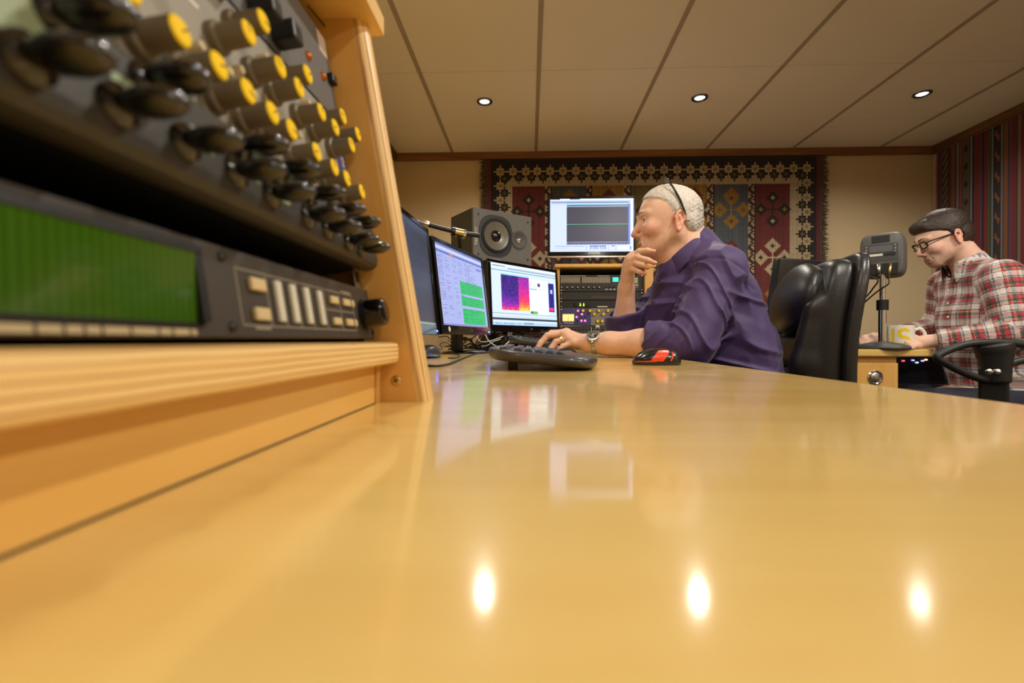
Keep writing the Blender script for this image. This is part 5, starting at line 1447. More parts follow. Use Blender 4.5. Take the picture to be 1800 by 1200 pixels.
L_fin = [[at(969, 585, 1.537), at(956, 597, 1.533), at(948, 608, 1.528)], [at(962, 589, 1.520), at(950, 602, 1.515), at(943.5, 613.5, 1.510)],
         [at(977, 600.5, 1.500), at(969, 611, 1.496), at(964.5, 618.5, 1.492)], [at(989.5, 608.5, 1.484), at(983, 616, 1.480), at(980, 620.5, 1.476)]]
L_th = [at(1022, 603, 1.505), at(1000, 609, 1.535), at(982, 614, 1.548), at(968, 618, 1.548)]
R_mcp = [at(1112, 449, 1.545), at(1106, 456, 1.548), at(1103, 466, 1.556), at(1103, 475, 1.566)]
R_fin = [[at(1124, 441.5, 1.528), at(1138, 440, 1.512), at(1148, 442, 1.508)], [at(1121, 452, 1.524), at(1139, 457, 1.508), at(1150, 462, 1.506)],
         [at(1117, 462, 1.530), at(1130, 466, 1.516), at(1138, 470, 1.515)], [at(1113, 473, 1.540), at(1125, 478, 1.528), at(1133, 481, 1.527)]]
R_th = [at(1102, 492, 1.585), at(1112, 474, 1.60), at(1126, 458, 1.605), at(1138, 448, 1.60)]
def man1(p):
    d = near(p, h1.o, .24, lambda q: head_sdf(h1.loc(q), heavy=.003, zu=.0019, zl=-.0036) * h1.s)
    d = smin(d, cone(p, V3(h1.w(-.020, 0, -.045)), NK, .058, .066), .022)
    d = smin(d, cone(p, V3(h1.w(-.052, 0, -.030)), P_(1226, 436, 1.585), .050, .054), .02)
    d = smin(d, cone(p, V3(h1.w(.030, 0, -.085)), P_(1180, 455, 1.575), .042, .040), .03)     # under the jaw
    d = smin(d, chain(p, [NK] + CH, [.06, .08, .095, .095, .10], .03), .03)
    for sh, el in ((SH1, EL1), (SH2, ELB2)): d = smin(d, chain(p, [CH[0], sh, el], [.06, .05, .040], .02), .02)
    arm = chain(p, [EL1, EL1 * .55 + WR1 * .45, EL1 * .22 + WR1 * .78, WR1], [.043, .0425, .0335, .0275], .02)
    d = smin(d, arm, .01)
    d = smin(d, near(p, L_mcp[1], .17, lambda q: hand(q, WR1, L_mcp, L_fin, L_th)), .014)
    arm = chain(p, [ELB2, ELB2 * .6 + WR2 * .4, WR2], [.041, .0385, .0265], .02)
    d = smin(d, arm, .01)
    d = smin(d, near(p, R_mcp[1], .17, lambda q: hand(q, WR2, R_mcp, R_fin, R_th, rw=.026)), .014)
    for i in (0, 1): d = smin(d, chain(p, [CH[-1], KN[i], AN[i]], [.08, .05, .035], .02), .03)
    return d
def man1_col(p):
    c = skin_cols(h1.loc(p), (lin(222), lin(176), lin(148)), (lin(212), lin(122), lin(100)))
    # pink finger ends and knuckles
    for ch in L_fin + R_fin:
        t = np.clip(1 - sph(p, V3(ch[-1]), .010) / .012, 0, 1)[:, None] * .35; c = c * (1 - t) + nv(lin(214), lin(112), lin(96)) * t
    return c
allp = np.stack([EL1, WR1, SH1, SH2, ELB2, WR2, NK] + CH + KN + AN)
lo, hi = allp.min(0) - .16, allp.max(0) + .16; hi[2] = max(hi[2], h1.o.z + .15); lo[0] = min(lo[0], at(935, 600, 1.5).x); lo[2] = .06
person1 = sdf_obj('person', man1, lo, hi, .0024, SKIN, None, man1_col)
rebase(person1, (float(hipc[0]), float(hipc[1]), 0))
tag(person1, 'grey-haired man in a purple shirt, chin on hand, looking at the screens', 'person')
eyes(h1, person1, ('blue', rgb(74, 88, 98)), .30)
brows(h1, person1, mat('grey brow hair', rgb(150, 128, 112), .85), .0024)
# hair: cropped, grey, receding at the temples
def hair1(p):
    q = h1.loc(p)
    d = np.minimum(cranium(q), ell(q, (-.035, 0, -.005), (.066, .070, .075))) 
    d = d - .004 * np.clip((q[:, 2] - .06) / .05, 0, 1) * np.clip((q[:, 0] + .02) / .06, 0, 1)
    xh = np.interp(q[:, 2], [-.09, -.056, -.044, -.016, -.010, .006, .030, .046, .058, .074, .088, .12], [-.25, -.16, -.046, -.034, -.006, .012, .020, .030, .050, .088, .20, .3]).astype(f32)
    ear = ell(np.stack([q[:, 0], np.abs(q[:, 1]), q[:, 2]], 1), (-.012, .078, -.012), (.019, .02, .033))
    d = d - .0046 * np.clip((xh - q[:, 0] + .002) / .016, -.6, 1) - .0006 * noise3(q, 420, 1) - .0006 * noise3(q, 230, 2)
    d = np.maximum(d, (q[:, 0] - xh - .004) * .75)
    return np.maximum(d, -ear) * h1.s
def hair1_col(p):
    q = h1.loc(p); n = noise3(q, 420, 5); b = np.clip((-q[:, 0] - .035) / .05, 0, 1) * np.clip((.085 - q[:, 2]) / .06, 0, 1)
    t = np.clip(.5 + .5 * n, 0, 1)[:, None]
    c = nv(lin(214), lin(206), lin(194)) * (1 - .5 * t) + nv(lin(150), lin(140), lin(128)) * .5 * t
    dk_ = (b * np.clip(.35 + .9 * n, 0, 1))[:, None]
    return c * (1 - dk_ * .75) + nv(lin(44), lin(40), lin(36)) * dk_ * .75
HAIRM = attrmat('short hair', rough=.55, bump=.3, bscale=1100, var=.22, vscale=800, sheen=.1)
ho = V3(h1.o)
sdf_obj('hair', hair1, ho - .17, ho + .17, .0022, HAIRM, person1, hair1_col)
# reading glasses pushed up on the head
gl = MB(); M_fr = mat('black spectacle frame', rgb(14, 13, 13), .25, coat=.3)
Hm1 = h1.M()
for s in (-1, 1):
    pts = [Hm1 @ Vector(q) for q in ((.022, s * .066, .114), (.008, s * .076, .085), (-.010, s * .083, .045), (-.020, s * .0825, .020), (-.026, s * .080, .004))]
    gl.tube(pts, [.0032, .0036, .0036, .003, .0022], 8, smooth=5)
g_ = gl.build('spectacles', M_fr, person1, True)
fm = MB()
for s in (-1, 1):
    ring = [Hm1 @ Vector((.018 + .014 * math.sin(t) * .7, s * (.035 + .026 * math.cos(t)), .1225 + .010 * math.sin(t) - .006 * abs(math.cos(t)))) for t in [2*math.pi*k/20 for k in range(20)]]
    fm.tube(ring, .0020, 6, closed=True)
fm.build('spectacle_rims', M_fr, g_, True)
M_glass, _nt, _b = newmat('clear lens')
_t = N(_nt, 'ShaderNodeBsdfTransparent'); _g = N(_nt, 'ShaderNodeBsdfGlossy'); _g.inputs['Roughness'].default_value = .03; _fr = N(_nt, 'ShaderNodeMixShader'); _fr.inputs[0].default_value = .09
_nt.links.new(_t.outputs[0], _fr.inputs[1]); _nt.links.new(_g.outputs[0], _fr.inputs[2]); _nt.links.new(_fr.outputs[0], _nt.nodes['Material Output'].inputs['Surface'])
lm_ = MB()
for s in (-1, 1):
    ring = [Hm1 @ Vector((.018 + .014 * math.sin(t) * .7, s * (.035 + .026 * math.cos(t)), .1225 + .010 * math.sin(t) - .006 * abs(math.cos(t)))) for t in [2*math.pi*k/20 for k in range(20)]]
    lm_.add(ring, [tuple(range(20))])
lm_.build('lenses', M_glass, g_)
# shirt
CUF1 = P_(1136, 599, 1.43)
CUF2 = P_(1098, 548, 1.640)
ax1 = (CUF1 - EL1) / np.linalg.norm(CUF1 - EL1); ax2 = (CUF2 - ELB2) / np.linalg.norm(CUF2 - ELB2)
sq = nv(1, .80, 1)
folds = [((1296, 500, 1.44), (1238, 548, 1.38), (1190, 575, 1.37), .007), ((1300, 525, 1.44), (1245, 572, 1.375), (1195, 592, 1.36), .007), ((1262, 452, 1.47), (1228, 500, 1.44), (1196, 552, 1.42), .006),
         ((1290, 470, 1.46), (1318, 505, 1.47), (1330, 548, 1.47), .006), ((1345, 585, 1.47), (1318, 606, 1.45), (1290, 625, 1.44), .008), ((1282, 540, 1.42), (1240, 590, 1.36), (1210, 612, 1.345), .006),
         ((1236, 470, 1.47), (1205, 510, 1.46), (1180, 560, 1.45), .006), ((1318, 560, 1.46), (1280, 590, 1.42), (1240, 612, 1.40), .006), ((1165, 578, 1.375), (1172, 600, 1.368), (1178, 622, 1.372), .005), ((1185, 572, 1.365), (1196, 596, 1.35), (1200, 624, 1.352), .006)]
folds = [[P_(*q) for q in f[:3]] + [f[3]] for f in folds]
CU1 = nv(-.56, .10, .82); CU1 = CU1 / np.linalg.norm(CU1); CC1 = P_(1197, 436, 1.583) - CU1 * .034
def shirt1(p):
    d = chain(p, CH, [.108, .142, .148, .150], .05, sq)
    d = smin(d, cone(p, P_(1222, 446, 1.585), SH1, .050, .066), .03)
    d = smin(d, cone(p, P_(1205, 450, 1.60), SH2, .050, .066), .03)
    d = smin(d, cone(p, P_(1178, 482, 1.585), P_(1165, 600, 1.62), .045, .075), .05)
    d = smin(d, cone(p, P_(1224, 428, 1.585), P_(1190, 462, 1.58), .058, .048), .03)
    a = chain(p, [SH1, EL1], [.070, .061], .03)
    s1 = chain(p, [SH1 * .4 + EL1 * .6, EL1, CUF1], [.062, .061, .056], .025)
    s1 = smin(s1, cone(p, CUF1 - ax1 * .045, CUF1, .0605, .0605), .004)
    a = smin(a, s1, .02)
    a = smax(a, (p - CUF1) @ ax1, .004)
    d = smin(d, a, .022)
    a = chain(p, [SH2, ELB2], [.070, .060], .03)
    cu = cone(p, ELB2, CUF2, .058, .070)
    a = smin(a, cu, .02)
    dd = (p - CUF2) @ ax2 + .25 * ((p - CUF2) @ nv(-1, 0, 0))
    near2 = np.sqrt(((p - CUF2) ** 2).sum(1)) - .11
    a = np.where(near2 < 0, smax(a, dd * .95, .003), a)
    d = smin(d, a, .022)
    for f in folds:
        d = smin(d, np.minimum(cone(p, f[0], f[1], f[3] * .5, f[3] * 1.25), cone(p, f[1], f[2], f[3] * 1.25, f[3] * .3)), .014)
    r1 = 1 - 2 * np.abs(noise3(p * nv(1.1, .8, 1.3) + .15 * np.roll(p, 1, 1), 24, 3)); r2 = 1 - 2 * np.abs(noise3(p * nv(1.2, 1, .7) - .2 * np.roll(p, 2, 1), 46, 6))
    w = r1 * .0022 + r2 * .0014
    def crease(a, b, rr, k1, k2, amp, s_):
        ax = (b - a) / np.linalg.norm(b - a); pa = p - a; t = pa @ ax; s0 = np.cross(ax, nv(0, 1, 0)); s0 /= np.linalg.norm(s0); s1_ = np.cross(ax, s0)
        th = np.arctan2(pa @ s1_, pa @ s0); L = np.linalg.norm(b - a)
        rad = np.sqrt(np.maximum((pa ** 2).sum(1) - t * t, 0)); m = np.clip((rr * 1.5 - rad) / .03, 0, 1) * np.clip((t + .03) / .05, 0, 1) * np.clip((L + .06 - t) / .05, 0, 1)
        ph = k1 * t + k2 * th + s_ + .9 * np.sin(t * 31 + 2 * th) + .6 * np.sin(3.1 * th + s_)
        return amp * m * (np.clip(1 - np.abs(np.sin(ph)) * 1.5, 0, 1) ** 1.4 - .15)
    w = w + crease(SH1, EL1, .072, 42, 1.6, .0075, .4) + crease(EL1, CUF1, .062, 60, 1.0, .0055, 1.1) + crease(SH2, ELB2, .072, 42, 1.6, .0065, 2.0) + crease(CH[0], CH[3], .17, 26, 2.2, .0075, .9)
    # armhole seam
    axs = (EL1 - SH1) / np.linalg.norm(EL1 - SH1); ts = (p - SH1 - axs * .012) @ axs
    w = w - .0022 * np.exp(-(ts / .0035) ** 2) * (np.sqrt(((p - SH1) ** 2).sum(1)) < .115)
    d = d - w
    # hollow cuffs, neck opening
    d = smax(d, -cone(p, EL1 * .3 + CUF1 * .7, CUF1 + ax1 * .06, .047, .050), .003)
    d = smax(d, -cone(p, ELB2 * .45 + CUF2 * .55, CUF2 + ax2 * .08, .045, .066), .003)
    d = smax(d, -cone(p, CC1 - CU1 * .012, CC1 + CU1 * .14, .064, .075), .004)
    return d * .9
SHIRT = attrmat('purple cotton', rough=.62, bump=.15, bscale=1400, var=.06, vscale=18, sheen=.15)
def shirt1_col(p):
    c = np.repeat(nv(lin(58), lin(36), lin(92))[None], len(p), 0)
    return c
lo, hi = allp.min(0) - .22, allp.max(0) + .22; lo[2] = .60
shirt = sdf_obj('shirt', shirt1, lo, hi, .0036, SHIRT, person1, shirt1_col, slack=2.0)
# collar: a folded band round the neck
M_pur = mat('purple cotton collar', rgb(58, 36, 92), .62, bump=.15, bscale=1400, var=.06, sheen=.15)
def collar(cen, upv, fwd, parent, m, R0=.066, R1=.080, hgt=.040, gap=.42, name='collar', pts=.030):
    up = Vector(upv).normalized(); f = Vector(fwd); f = (f - up * f.dot(up)).normalized(); l = up.cross(f); cen = Vector(cen)
    n = 120; rings = []
    prof0 = [(R0 - .004, -.012), (R0 - .003, .012), (R0, hgt - .003), (R0 + .003, hgt), (R0 + .006, hgt - .003), (R1, .002), (R1 + .004, -.010), (R1 + .001, -.011), (R1 - .004, .002), (R0 + .003, hgt - .008)]
    prof = []
    for (a0, b0_), (a1, b1_) in zip(prof0, prof0[1:]): prof += [(a0 + (a1 - a0) * q / 4, b0_ + (b1_ - b0_) * q / 4) for q in range(4)]
    prof.append(prof0[-1])
    vs = []; fs = []
    for k in range(n + 1):
        t = gap + (2 * math.pi - 2 * gap) * k / n
        ff = abs(k / n - .5) * 2                            # 1 at the collar points
        dr = ff ** 5
        for j, (r, z) in enumerate(prof):
            zz = z - (.016 * ff ** 2) - dr * pts * max(0, 1 - abs(j - 26) / 8)
            ct = math.cos(t)
            rr = r * (1 + .10 * max(0, ct))
            vs.append(cen + f * (rr * ct) + l * (rr * .92 * math.sin(t)) + up * zz)
    m_ = len(prof)
    for k in range(n):
        for j in range(m_ - 1):
            a = k*m_ + j; fs.append((a, a + m_, a + m_ + 1, a + 1))
    return MB().add(vs, fs).build(name, m, parent, True, 60)
collar(Vector(CC1), Vector(CU1), (-1, .15, -.6), person1, M_pur, R0=.069, R1=.086, hgt=.034, gap=.30)
for (px, py) in ((1158, 492), (1148, 530)):
    c_, n_ = march(shirt1, px, py, 1.2, 2.4)
    MB().lathe([(0, .0022), (.0042, .0020), (.0055, 0)], 14, zalign(c_, n_)).build('shirt_button', mat('dark button', rgb(30, 20, 44), .3), person1, True)
# trousers and shoes (under the desk)
def trous1(p):
    d = cone(p, CH[-1] + nv(0, 0, .04), CH[-1] - nv(0, 0, .02), .146, .150, nv(1, .82, 1))
    for i in (0, 1): d = smin(d, chain(p, [CH[-1] + (lf if i == 0 else -lf) * .08, KN[i], AN[i]], [.098, .075, .060], .03), .04)
    return smax(d, p[:, 2] - .66, .01)
tl = np.stack(CH + KN + AN); sdf_obj('trousers', trous1, tl.min(0) - .2, nv(tl[:, 0].max() + .2, tl[:, 1].max() + .2, .70), .007, mat('dark denim', rgb(30, 32, 44), .8, bump=.2, bscale=900), person1)
for i in (0, 1):
    a_ = AN[i]
    sdf_obj('shoe', lambda p: smax(smin(cone(p, a_ + nv(.03, 0, -.05), a_ + fw * .16 + nv(0, 0, -.065), .046, .040), cone(p, a_, a_ + nv(0, 0, -.05), .05, .05), .03), .004 - p[:, 2], .003), a_ - nv(.32, .2, .12), a_ + nv(.2, .2, .1), .006, mat('black shoe leather', rgb(18, 17, 17), .35), person1)
# wristwatch and ring
wc = WR1 * .93 + EL1 * .07; wax = Vector((EL1 - WR1)).normalized()
wn = Vector((.10, -.80, .60)); wn = (wn - wax * wn.dot(wax)).normalized()
T = Matrix.Translation(Vector(wc)) @ zalign((0, 0, 0), wn)
wt = None
rwr = .0300
cW = Vector(wc); zW = wn; yW = wax; xW = yW.cross(zW)
def wp(a, r, off=0.0): return cW + (zW * math.cos(a) + xW * math.sin(a)) * r + yW * off
mb = MB()
nl = 30
for k in range(nl):
    a = 2 * math.pi * k / nl
    if min(a, 2*math.pi - a) < .5: continue
    c0 = wp(a, rwr + .0012); Tm = frame(c0, yW, (wp(a + .01, rwr) - wp(a - .01, rwr)))
    for o_, w_ in ((-.0058, .0042), (0, .0066), (.0058, .0042)):
        mb.box((o_ - w_/2, -.0029, -.0014), (o_ + w_/2, .0029, .0014), .0006, M=Tm, seg=1)
br = mb.build('watch_bracelet', M_steel, person1); br['label'] = 'steel link bracelet of the wristwatch'
Tc = Matrix.Translation(wp(0, rwr)) @ zalign((0, 0, 0), zW, yW)
ws = MB().lathe([(.0195, -.003), (.0205, .002), (.0205, .007), (.0185, .0095), (.0165, .0098), (.0165, .0088)], 36, Tc).build('watch_case', M_steel, br, True, 35)
MB().lathe([(0, .0088), (.0165, .0088)], 32, Tc).build('watch_dial', mat('black watch dial', rgb(18, 18, 20), .25), br)
mb = MB()
for k in range(12):
    a = 2*math.pi*k/12; mb.box((-.0008, .0120, .0089), (.0008, .0155, .0093), M=Tc @ Matrix.Rotation(a, 4, 'Z'))
for (x, y) in ((-.0065, 0), (.0065, 0), (0, -.0065)):
    mb.lathe([(.0034, .0089), (.0034, .0092), (.0028, .0092), (.0028, .0089)], 16, Tc @ Matrix.Translation((x, y, 0)))
mb.box((-.0006, -.002, .0093), (.0006, .011, .0096), M=Tc @ Matrix.Rotation(.6, 4, 'Z')); mb.box((-.0007, -.002, .0093), (.0007, .008, .0096), M=Tc @ Matrix.Rotation(-1.1, 4, 'Z'))
mb.build('watch_markers', M_white, br)
MB().cyl(Tc @ Vector((0.0205, 0, .0045)), Tc @ Vector((.0245, 0, .0045)), .003, n=10).build('watch_crown', M_steel, br, True, 40)
rc = (Vector(L_mcp[2]) + (Vector(L_fin[2][0]) - Vector(L_mcp[2])) * .52); rd = (Vector(L_fin[2][0]) - Vector(L_mcp[2])).normalized()
MB().lathe([(.0100, -.0022), (.0112, -.0020), (.0112, .0020), (.0100, .0022)], 28, zalign(rc, rd)).build('gold_ring', M_brass, person1, True, 40)
# finger nails of the hand at the chin
M_nail = mat('finger nail', rgb(232, 168, 150), .25)
for ch in R_fin[:3]:
    e = Vector(ch[-1]); d_ = (e - Vector(ch[-2])).normalized(); o_ = Vector((0, -.85, .5)); o_ = (o_ - d_ * o_.dot(d_)).normalized()
    MB().lathe([(0, .0010), (.0035, .0007), (.0045, -.0004)], 14, frame(e + o_ * .0066 + d_ * .002, d_, o_.cross(d_)) @ Matrix.Diagonal((1.25, 1, 1, 1))).build('finger_nail', M_nail, person1, True)
# ------------------------------------------------------------------ black leather executive chair
cb = at(1452, 690, 1.62)
CF_ = Vector((-.972, .233, 0)).normalized(); CW_ = Vector((0, 0, 1)).cross(CF_)          # forward, leftwards (towards the camera side)
chair = thing('office_chair', 'high-backed black leather office chair behind the man in purple', 'office chair', (.86, 1.62, 0))
top_p = at(1452, 464, 1.62); bot_p = at(1424, 700, 1.62)
co = Vector((bot_p.x, 1.62, 0)); cR = np.array((tuple(CF_), tuple(CW_), (0, 0, 1)), f32); cO = V3(co)
zT = top_p.z; zB = .50
def cl(p): return (p - cO) @ cR.T
LEA = mat('black leather', rgb(22, 20, 20), .40, var=.1, vscale=40, bump=.25, bscale=240, coat=.06, coatr=.3)
lean_x = (top_p - bot_p).dot(CF_)
def ctr(z): # recline of the back at height z
    t = np.clip((z - zB) / (zT - zB), 0, 1); return lean_x * t * .9 + .030 * np.sin(t * 3.0) + .02
def cback(p):
    q = cl(p).copy(); q[:, 0] -= ctr(q[:, 2])
    w = .245 - .05 * np.clip((q[:, 2] - (zT - .20)) / .20, 0, 1)
    d = rbox(q * nv(1, 1, 1), (-.055, -.235, zB), (.020, .235, zT), .034)
    # padded centre panels and bolsters
    for a, b in ((zB + .02, zB + .20), (zB + .20, zT - .235)):
        d = smin(d, rbox(q, (-.02, -.155, a), (.052, .155, b), .032), .010)
    for s in (-1, 1):
        d = smin(d, chain(q, [nv(.022, s * .178, zB + .06), nv(.024, s * .178, zB + .22), nv(.006, s * .168, zT - .16), nv(-.012, s * .145, zT - .06)], [.048, .050, .046, .034], .02), .014)
    return smax(d, csil(q, 0), .03)
def csil(q, g):
    hz_ = (zT - zB) / 2 + .02 + g; return (((np.abs(q[:, 1]) / (.222 + g)) ** 3.2 + (np.abs(q[:, 2] - (zT + zB) / 2) / hz_) ** 5) ** (1 / 4) - 1) * .2
def chead(p):
    q = cl(p).copy(); q[:, 0] -= ctr(q[:, 2])
    return smin(ell(q, (.042, 0, zT - .116), (.056, .190, .116)), rbox(q, (-.01, -.16, zT - .22), (.050, .16, zT - .04), .04), .03)
def cshell(p):
    q = cl(p).copy(); q[:, 0] -= ctr(q[:, 2])
    return smax(rbox(q, (-.085, -.245, zB + .02), (-.050, .245, zT + .012), .016), csil(q, .012), .015)
b0, b1 = cO - .45, cO + .45; b0[2] = zB - .05; b1[2] = zT + .06
sdf_obj('backrest', cback, b0, b1, .006, LEA, chair)
sdf_obj('headrest_pillow', chead, b0, b1, .006, LEA, chair)
sdf_obj('outer_shell', cshell, b0, b1, .006, mat('satin black shell', rgb(38, 36, 36), .35), chair)
def cseat(p):
    q = cl(p); d = rbox(q, (-.03, -.26, .37), (.48, .26, .455), .038)
    return d
sdf_obj('seat', cseat, b0 - nv(.4, .4, 0) * 0 + nv(-.3, -.3, -.25), b1 + nv(.1, .1, -.5), .009, LEA, chair)
# seams of the headrest and bolsters
TCH = Matrix(((CF_.x, CW_.x, 0, co.x), (CF_.y, CW_.y, 0, co.y), (0, 0, 1, 0), (0, 0, 0, 1)))
def cpt(x, y, z): return TCH @ Vector((x + float(ctr(np.array([z]))[0]), y, z))
M_stitch = mat('grey piping', rgb(62, 60, 60), .4)
for s in (-1, 1):
    MB().tube([cpt(.047, s * .150, zB + .03), cpt(.055, s * .152, zB + .15), cpt(.050, s * .155, zB + .28), cpt(.052, s * .158, zT - .21)], .0022, 6, smooth=6).build('piping', M_stitch, chair, True)
    MB().tube([cpt(-.05, s * .24, zB + .06), cpt(.04, s * .285, .66), cpt(.20, s * .290, .665), cpt(.33, s * .285, .63), cpt(.34, s * .275, .50), cpt(.25, s * .25, .42)], .019, 10, smooth=6).build('armrest', M_black, chair, True)
MB().cyl(TCH @ Vector((.22, 0, .12)), TCH @ Vector((.22, 0, .375)), .032).build('gas_column', M_black, chair, True, 40)
for k in range(5):
    a = 2*math.pi*k/5 + .3; e = TCH @ Vector((.22 + .29 * math.cos(a), .29 * math.sin(a), .075)); c = TCH @ Vector((.22, 0, .11))
    MB().tube([c, c.lerp(e, .6) + Vector((0, 0, -.005)), e], [.026, .02, .016], 8).build('base_leg', M_black, chair, True, 40)
    MB().cyl(e + Vector((-.012, 0, -.047)), e + Vector((.012, 0, -.047)), .028, n=16).build('castor', M_rubber, chair, True, 40)

# ------------------------------------------------------------------ the man in the plaid shirt
h2 = Head(at(1660.4, 416.7, 2.10), (-.975, .222, 0), pitch=19, size=.915)
NK2 = P_(1708, 470, 2.09)
S2L, S2R = P_(1762, 490, 1.93), P_(1664, 502, 2.25)
E2L, W2L = P_(1784, 586, 1.87), P_(1627, 600, 2.01)
E2R, W2R = P_(1652, 578, 2.30), P_(1556, 592, 2.26)
CH2 = [P_(1716, 505, 2.09), P_(1726, 565, 2.08), P_(1746, 640, 2.05), P_(1764, 702, 2.03)]
f2 = np.array((-.985, .17, 0), f32); f2 /= np.linalg.norm(f2); l2 = np.array((-f2[1], f2[0], 0), f32) * nv(1, 1, 1); l2 = np.cross(nv(0, 0, 1), f2)
hip2 = CH2[-1]
K2_ = [hip2 + l2 * .11 + f2 * .40 + nv(0, 0, -.03), hip2 - l2 * .11 + f2 * .40 + nv(0, 0, -.03)]
A2_ = [k + f2 * .04 + nv(0, 0, -(k[2] - .10)) for k in K2_]
L2m = [at(1606, 596, 2.035), at(1607, 600, 2.020), at(1610, 604, 2.010), at(1614, 607, 2.003)]
L2f = [[at(1592, 599, 2.02), at(1588, 606, 2.02), at(1592, 610, 2.015)], [at(1594, 602, 2.0), at(1592, 608, 2.0), at(1596, 611, 1.997)], [at(1599, 606, 1.988), at(1597, 610, 1.988), at(1600, 612, 1.986)], [at(1606, 609, 1.980), at(1603, 611.5, 1.98), at(1605, 612, 1.98)]]
L2t = [at(1617, 597, 2.005), at(1606, 592, 2.02), at(1597, 594, 2.03), at(1590, 598, 2.035)]
R2m = [at(1534, 590, 2.215), at(1534, 592, 2.20), at(1536, 595, 2.185), at(1539, 598, 2.175)]
R2f = [[at(1518, 592, 2.22), at(1510, 598, 2.22), at(1507, 603, 2.22)], [at(1517, 594, 2.205), at(1509, 600, 2.205), at(1507, 604, 2.205)], [at(1520, 597, 2.19), at(1513, 602, 2.19), at(1512, 605, 2.19)], [at(1526, 600, 2.175), at(1521, 604, 2.175), at(1520, 606, 2.175)]]
R2t = [at(1546, 594, 2.19), at(1532, 601, 2.18), at(1522, 604, 2.175), at(1515, 606, 2.175)]
def man2(p):
    d = near(p, h2.o, .24, lambda q: head_sdf(h2.loc(q), zu=.0006, zl=-.0036) * h2.s)
    d = smin(d, cone(p, V3(h2.w(-.022, 0, -.045)), NK2, .054, .060), .022)
    d = smin(d, chain(p, [NK2] + CH2, [.055, .075, .085, .085, .09], .03), .03)
    for sh, el in ((S2L, E2L), (S2R, E2R)): d = smin(d, chain(p, [CH2[0], sh, el], [.055, .045, .036], .02), .02)
    d = smin(d, chain(p, [E2L, E2L * .5 + W2L * .5, W2L], [.036, .034, .025], .02), .01)
    d = smin(d, near(p, L2m[1], .17, lambda q: hand(q, W2L, L2m, L2f, L2t, rw=.024)), .012)
    d = smin(d, chain(p, [E2R, E2R * .5 + W2R * .5, W2R], [.036, .034, .025], .02), .01)
    d = smin(d, near(p, R2m[1], .17, lambda q: hand(q, W2R, R2m, R2f, R2t, rw=.024)), .012)
    for i in (0, 1): d = smin(d, chain(p, [CH2[-1], K2_[i], A2_[i]], [.075, .048, .034], .02), .03)
    return d
def man2_col(p): return skin_cols(h2.loc(p), (lin(228), lin(186), lin(164)), (lin(214), lin(130), lin(114)), (lin(120), lin(92), lin(78)))
all2 = np.stack([E2L, W2L, S2L, S2R, E2R, W2R, NK2] + CH2 + K2_ + A2_)
lo, hi = all2.min(0) - .16, all2.max(0) + .16; hi[2] = h2.o.z + .15; lo[0] = min(lo[0], at(1500, 600, 2.2).x); lo[2] = .06
person2 = sdf_obj('person', man2, lo, hi, .0030, SKIN, None, man2_col)
rebase(person2, (float(hip2[0]), float(hip2[1]), 0))
tag(person2, 'dark-haired man in glasses and a red plaid shirt, head bowed over the side desk', 'person')
eyes(h2, person2, ('brown', rgb(60, 40, 28)))
brows(h2, person2, mat('dark brow hair', rgb(52, 38, 28), .8), .0024)
def hair2(p):
    q = h2.loc(p)
    top = np.clip((q[:, 2] - .02) / .08, 0, 1)
    d = np.minimum(cranium(q), ell(q, (-.030, 0, .0), (.074, .072, .080))) - (.005 + .011 * top) - .0005 * noise3(q * nv(.3, 1, 1.6), 300, 1) - .0004 * noise3(q, 520, 2)
    d = smin(d, cone(q, (.082, -.034, .082), (.082, .038, .080), .019, .017), .025) - .0005 * noise3(q * nv(1, 2, 1), 260, 7)
    xh = np.interp(q[:, 2], [-.10, -.075, -.05, -.048, -.046, -.012, .0, .020, .036, .052, .060, .075, .12], [-.075, -.06, -.044, -.040, .010, .018, .022, .034, .054, .098, .125, .15, .2]).astype(f32)
    ab = np.abs(q[:, 1])
    d = d + .014 * (1 - np.clip((xh - q[:, 0] + .002 + .004 * noise3(q * nv(.6, 2.2, 1), 150, 9)) / .030, 0, 1)) ** 1.5
    ear = ell(np.stack([q[:, 0], ab, q[:, 2]], 1), (-.014, .080, -.016), (.021, .022, .034))
    d = np.maximum(d, (q[:, 0] - xh - .004 * noise3(q, 150, 3)) * .75)
    return np.maximum(d, -ear) * h2.s
def hair2_col(p):
    q = h2.loc(p); n = np.clip(.5 + .5 * noise3(q * nv(.4, 1, 1.5), 300, 5), 0, 1)[:, None]
    return nv(lin(34), lin(24), lin(18)) * (1 - n) + nv(lin(60), lin(44), lin(32)) * n
ho = V3(h2.o); sdf_obj('hair', hair2, ho - .18, ho + .18, .0024, attrmat('combed dark hair', rough=.5, bump=.7, bscale=420, var=.35, vscale=330, stretch=(.22, .8, 1)), person2, hair2_col)
# glasses worn
Hm2 = h2.M(); gm = MB(); lens = MB()
for s in (-1, 1):
    loop = [(.1125 - .006 * (abs(y_ - .033) > .02) , s * y_, z_) for (y_, z_) in ((.012, .008), (.022, .011), (.042, .011), (.053, .008), (.054, -.008), (.046, -.016), (.024, -.017), (.013, -.010))]
    loop = [Hm2 @ Vector((x_ - .25 * max(0, abs(y_) - .03), y_, z_ - .003)) for x_, y_, z_ in loop]
    gm.tube(loop, .0028, 6, closed=True, smooth=4)
    lens.add(loop, [tuple(range(8))])
    gm.tube([Hm2 @ Vector(q) for q in ((.103, s * .055, .002), (.095, s * .066, .004), (.045, s * .0775, .004), (.004, s * .0815, .004), (-.012, s * .084, -.004))], .0026, 6, smooth=4)
gm.tube([Hm2 @ Vector(q) for q in ((.1135, -.012, .004), (.1155, 0, .006), (.1135, .012, .004))], .0022, 6)
g2 = gm.build('spectacles', M_fr, person2, True); lens.build('lenses', M_glass, g2)
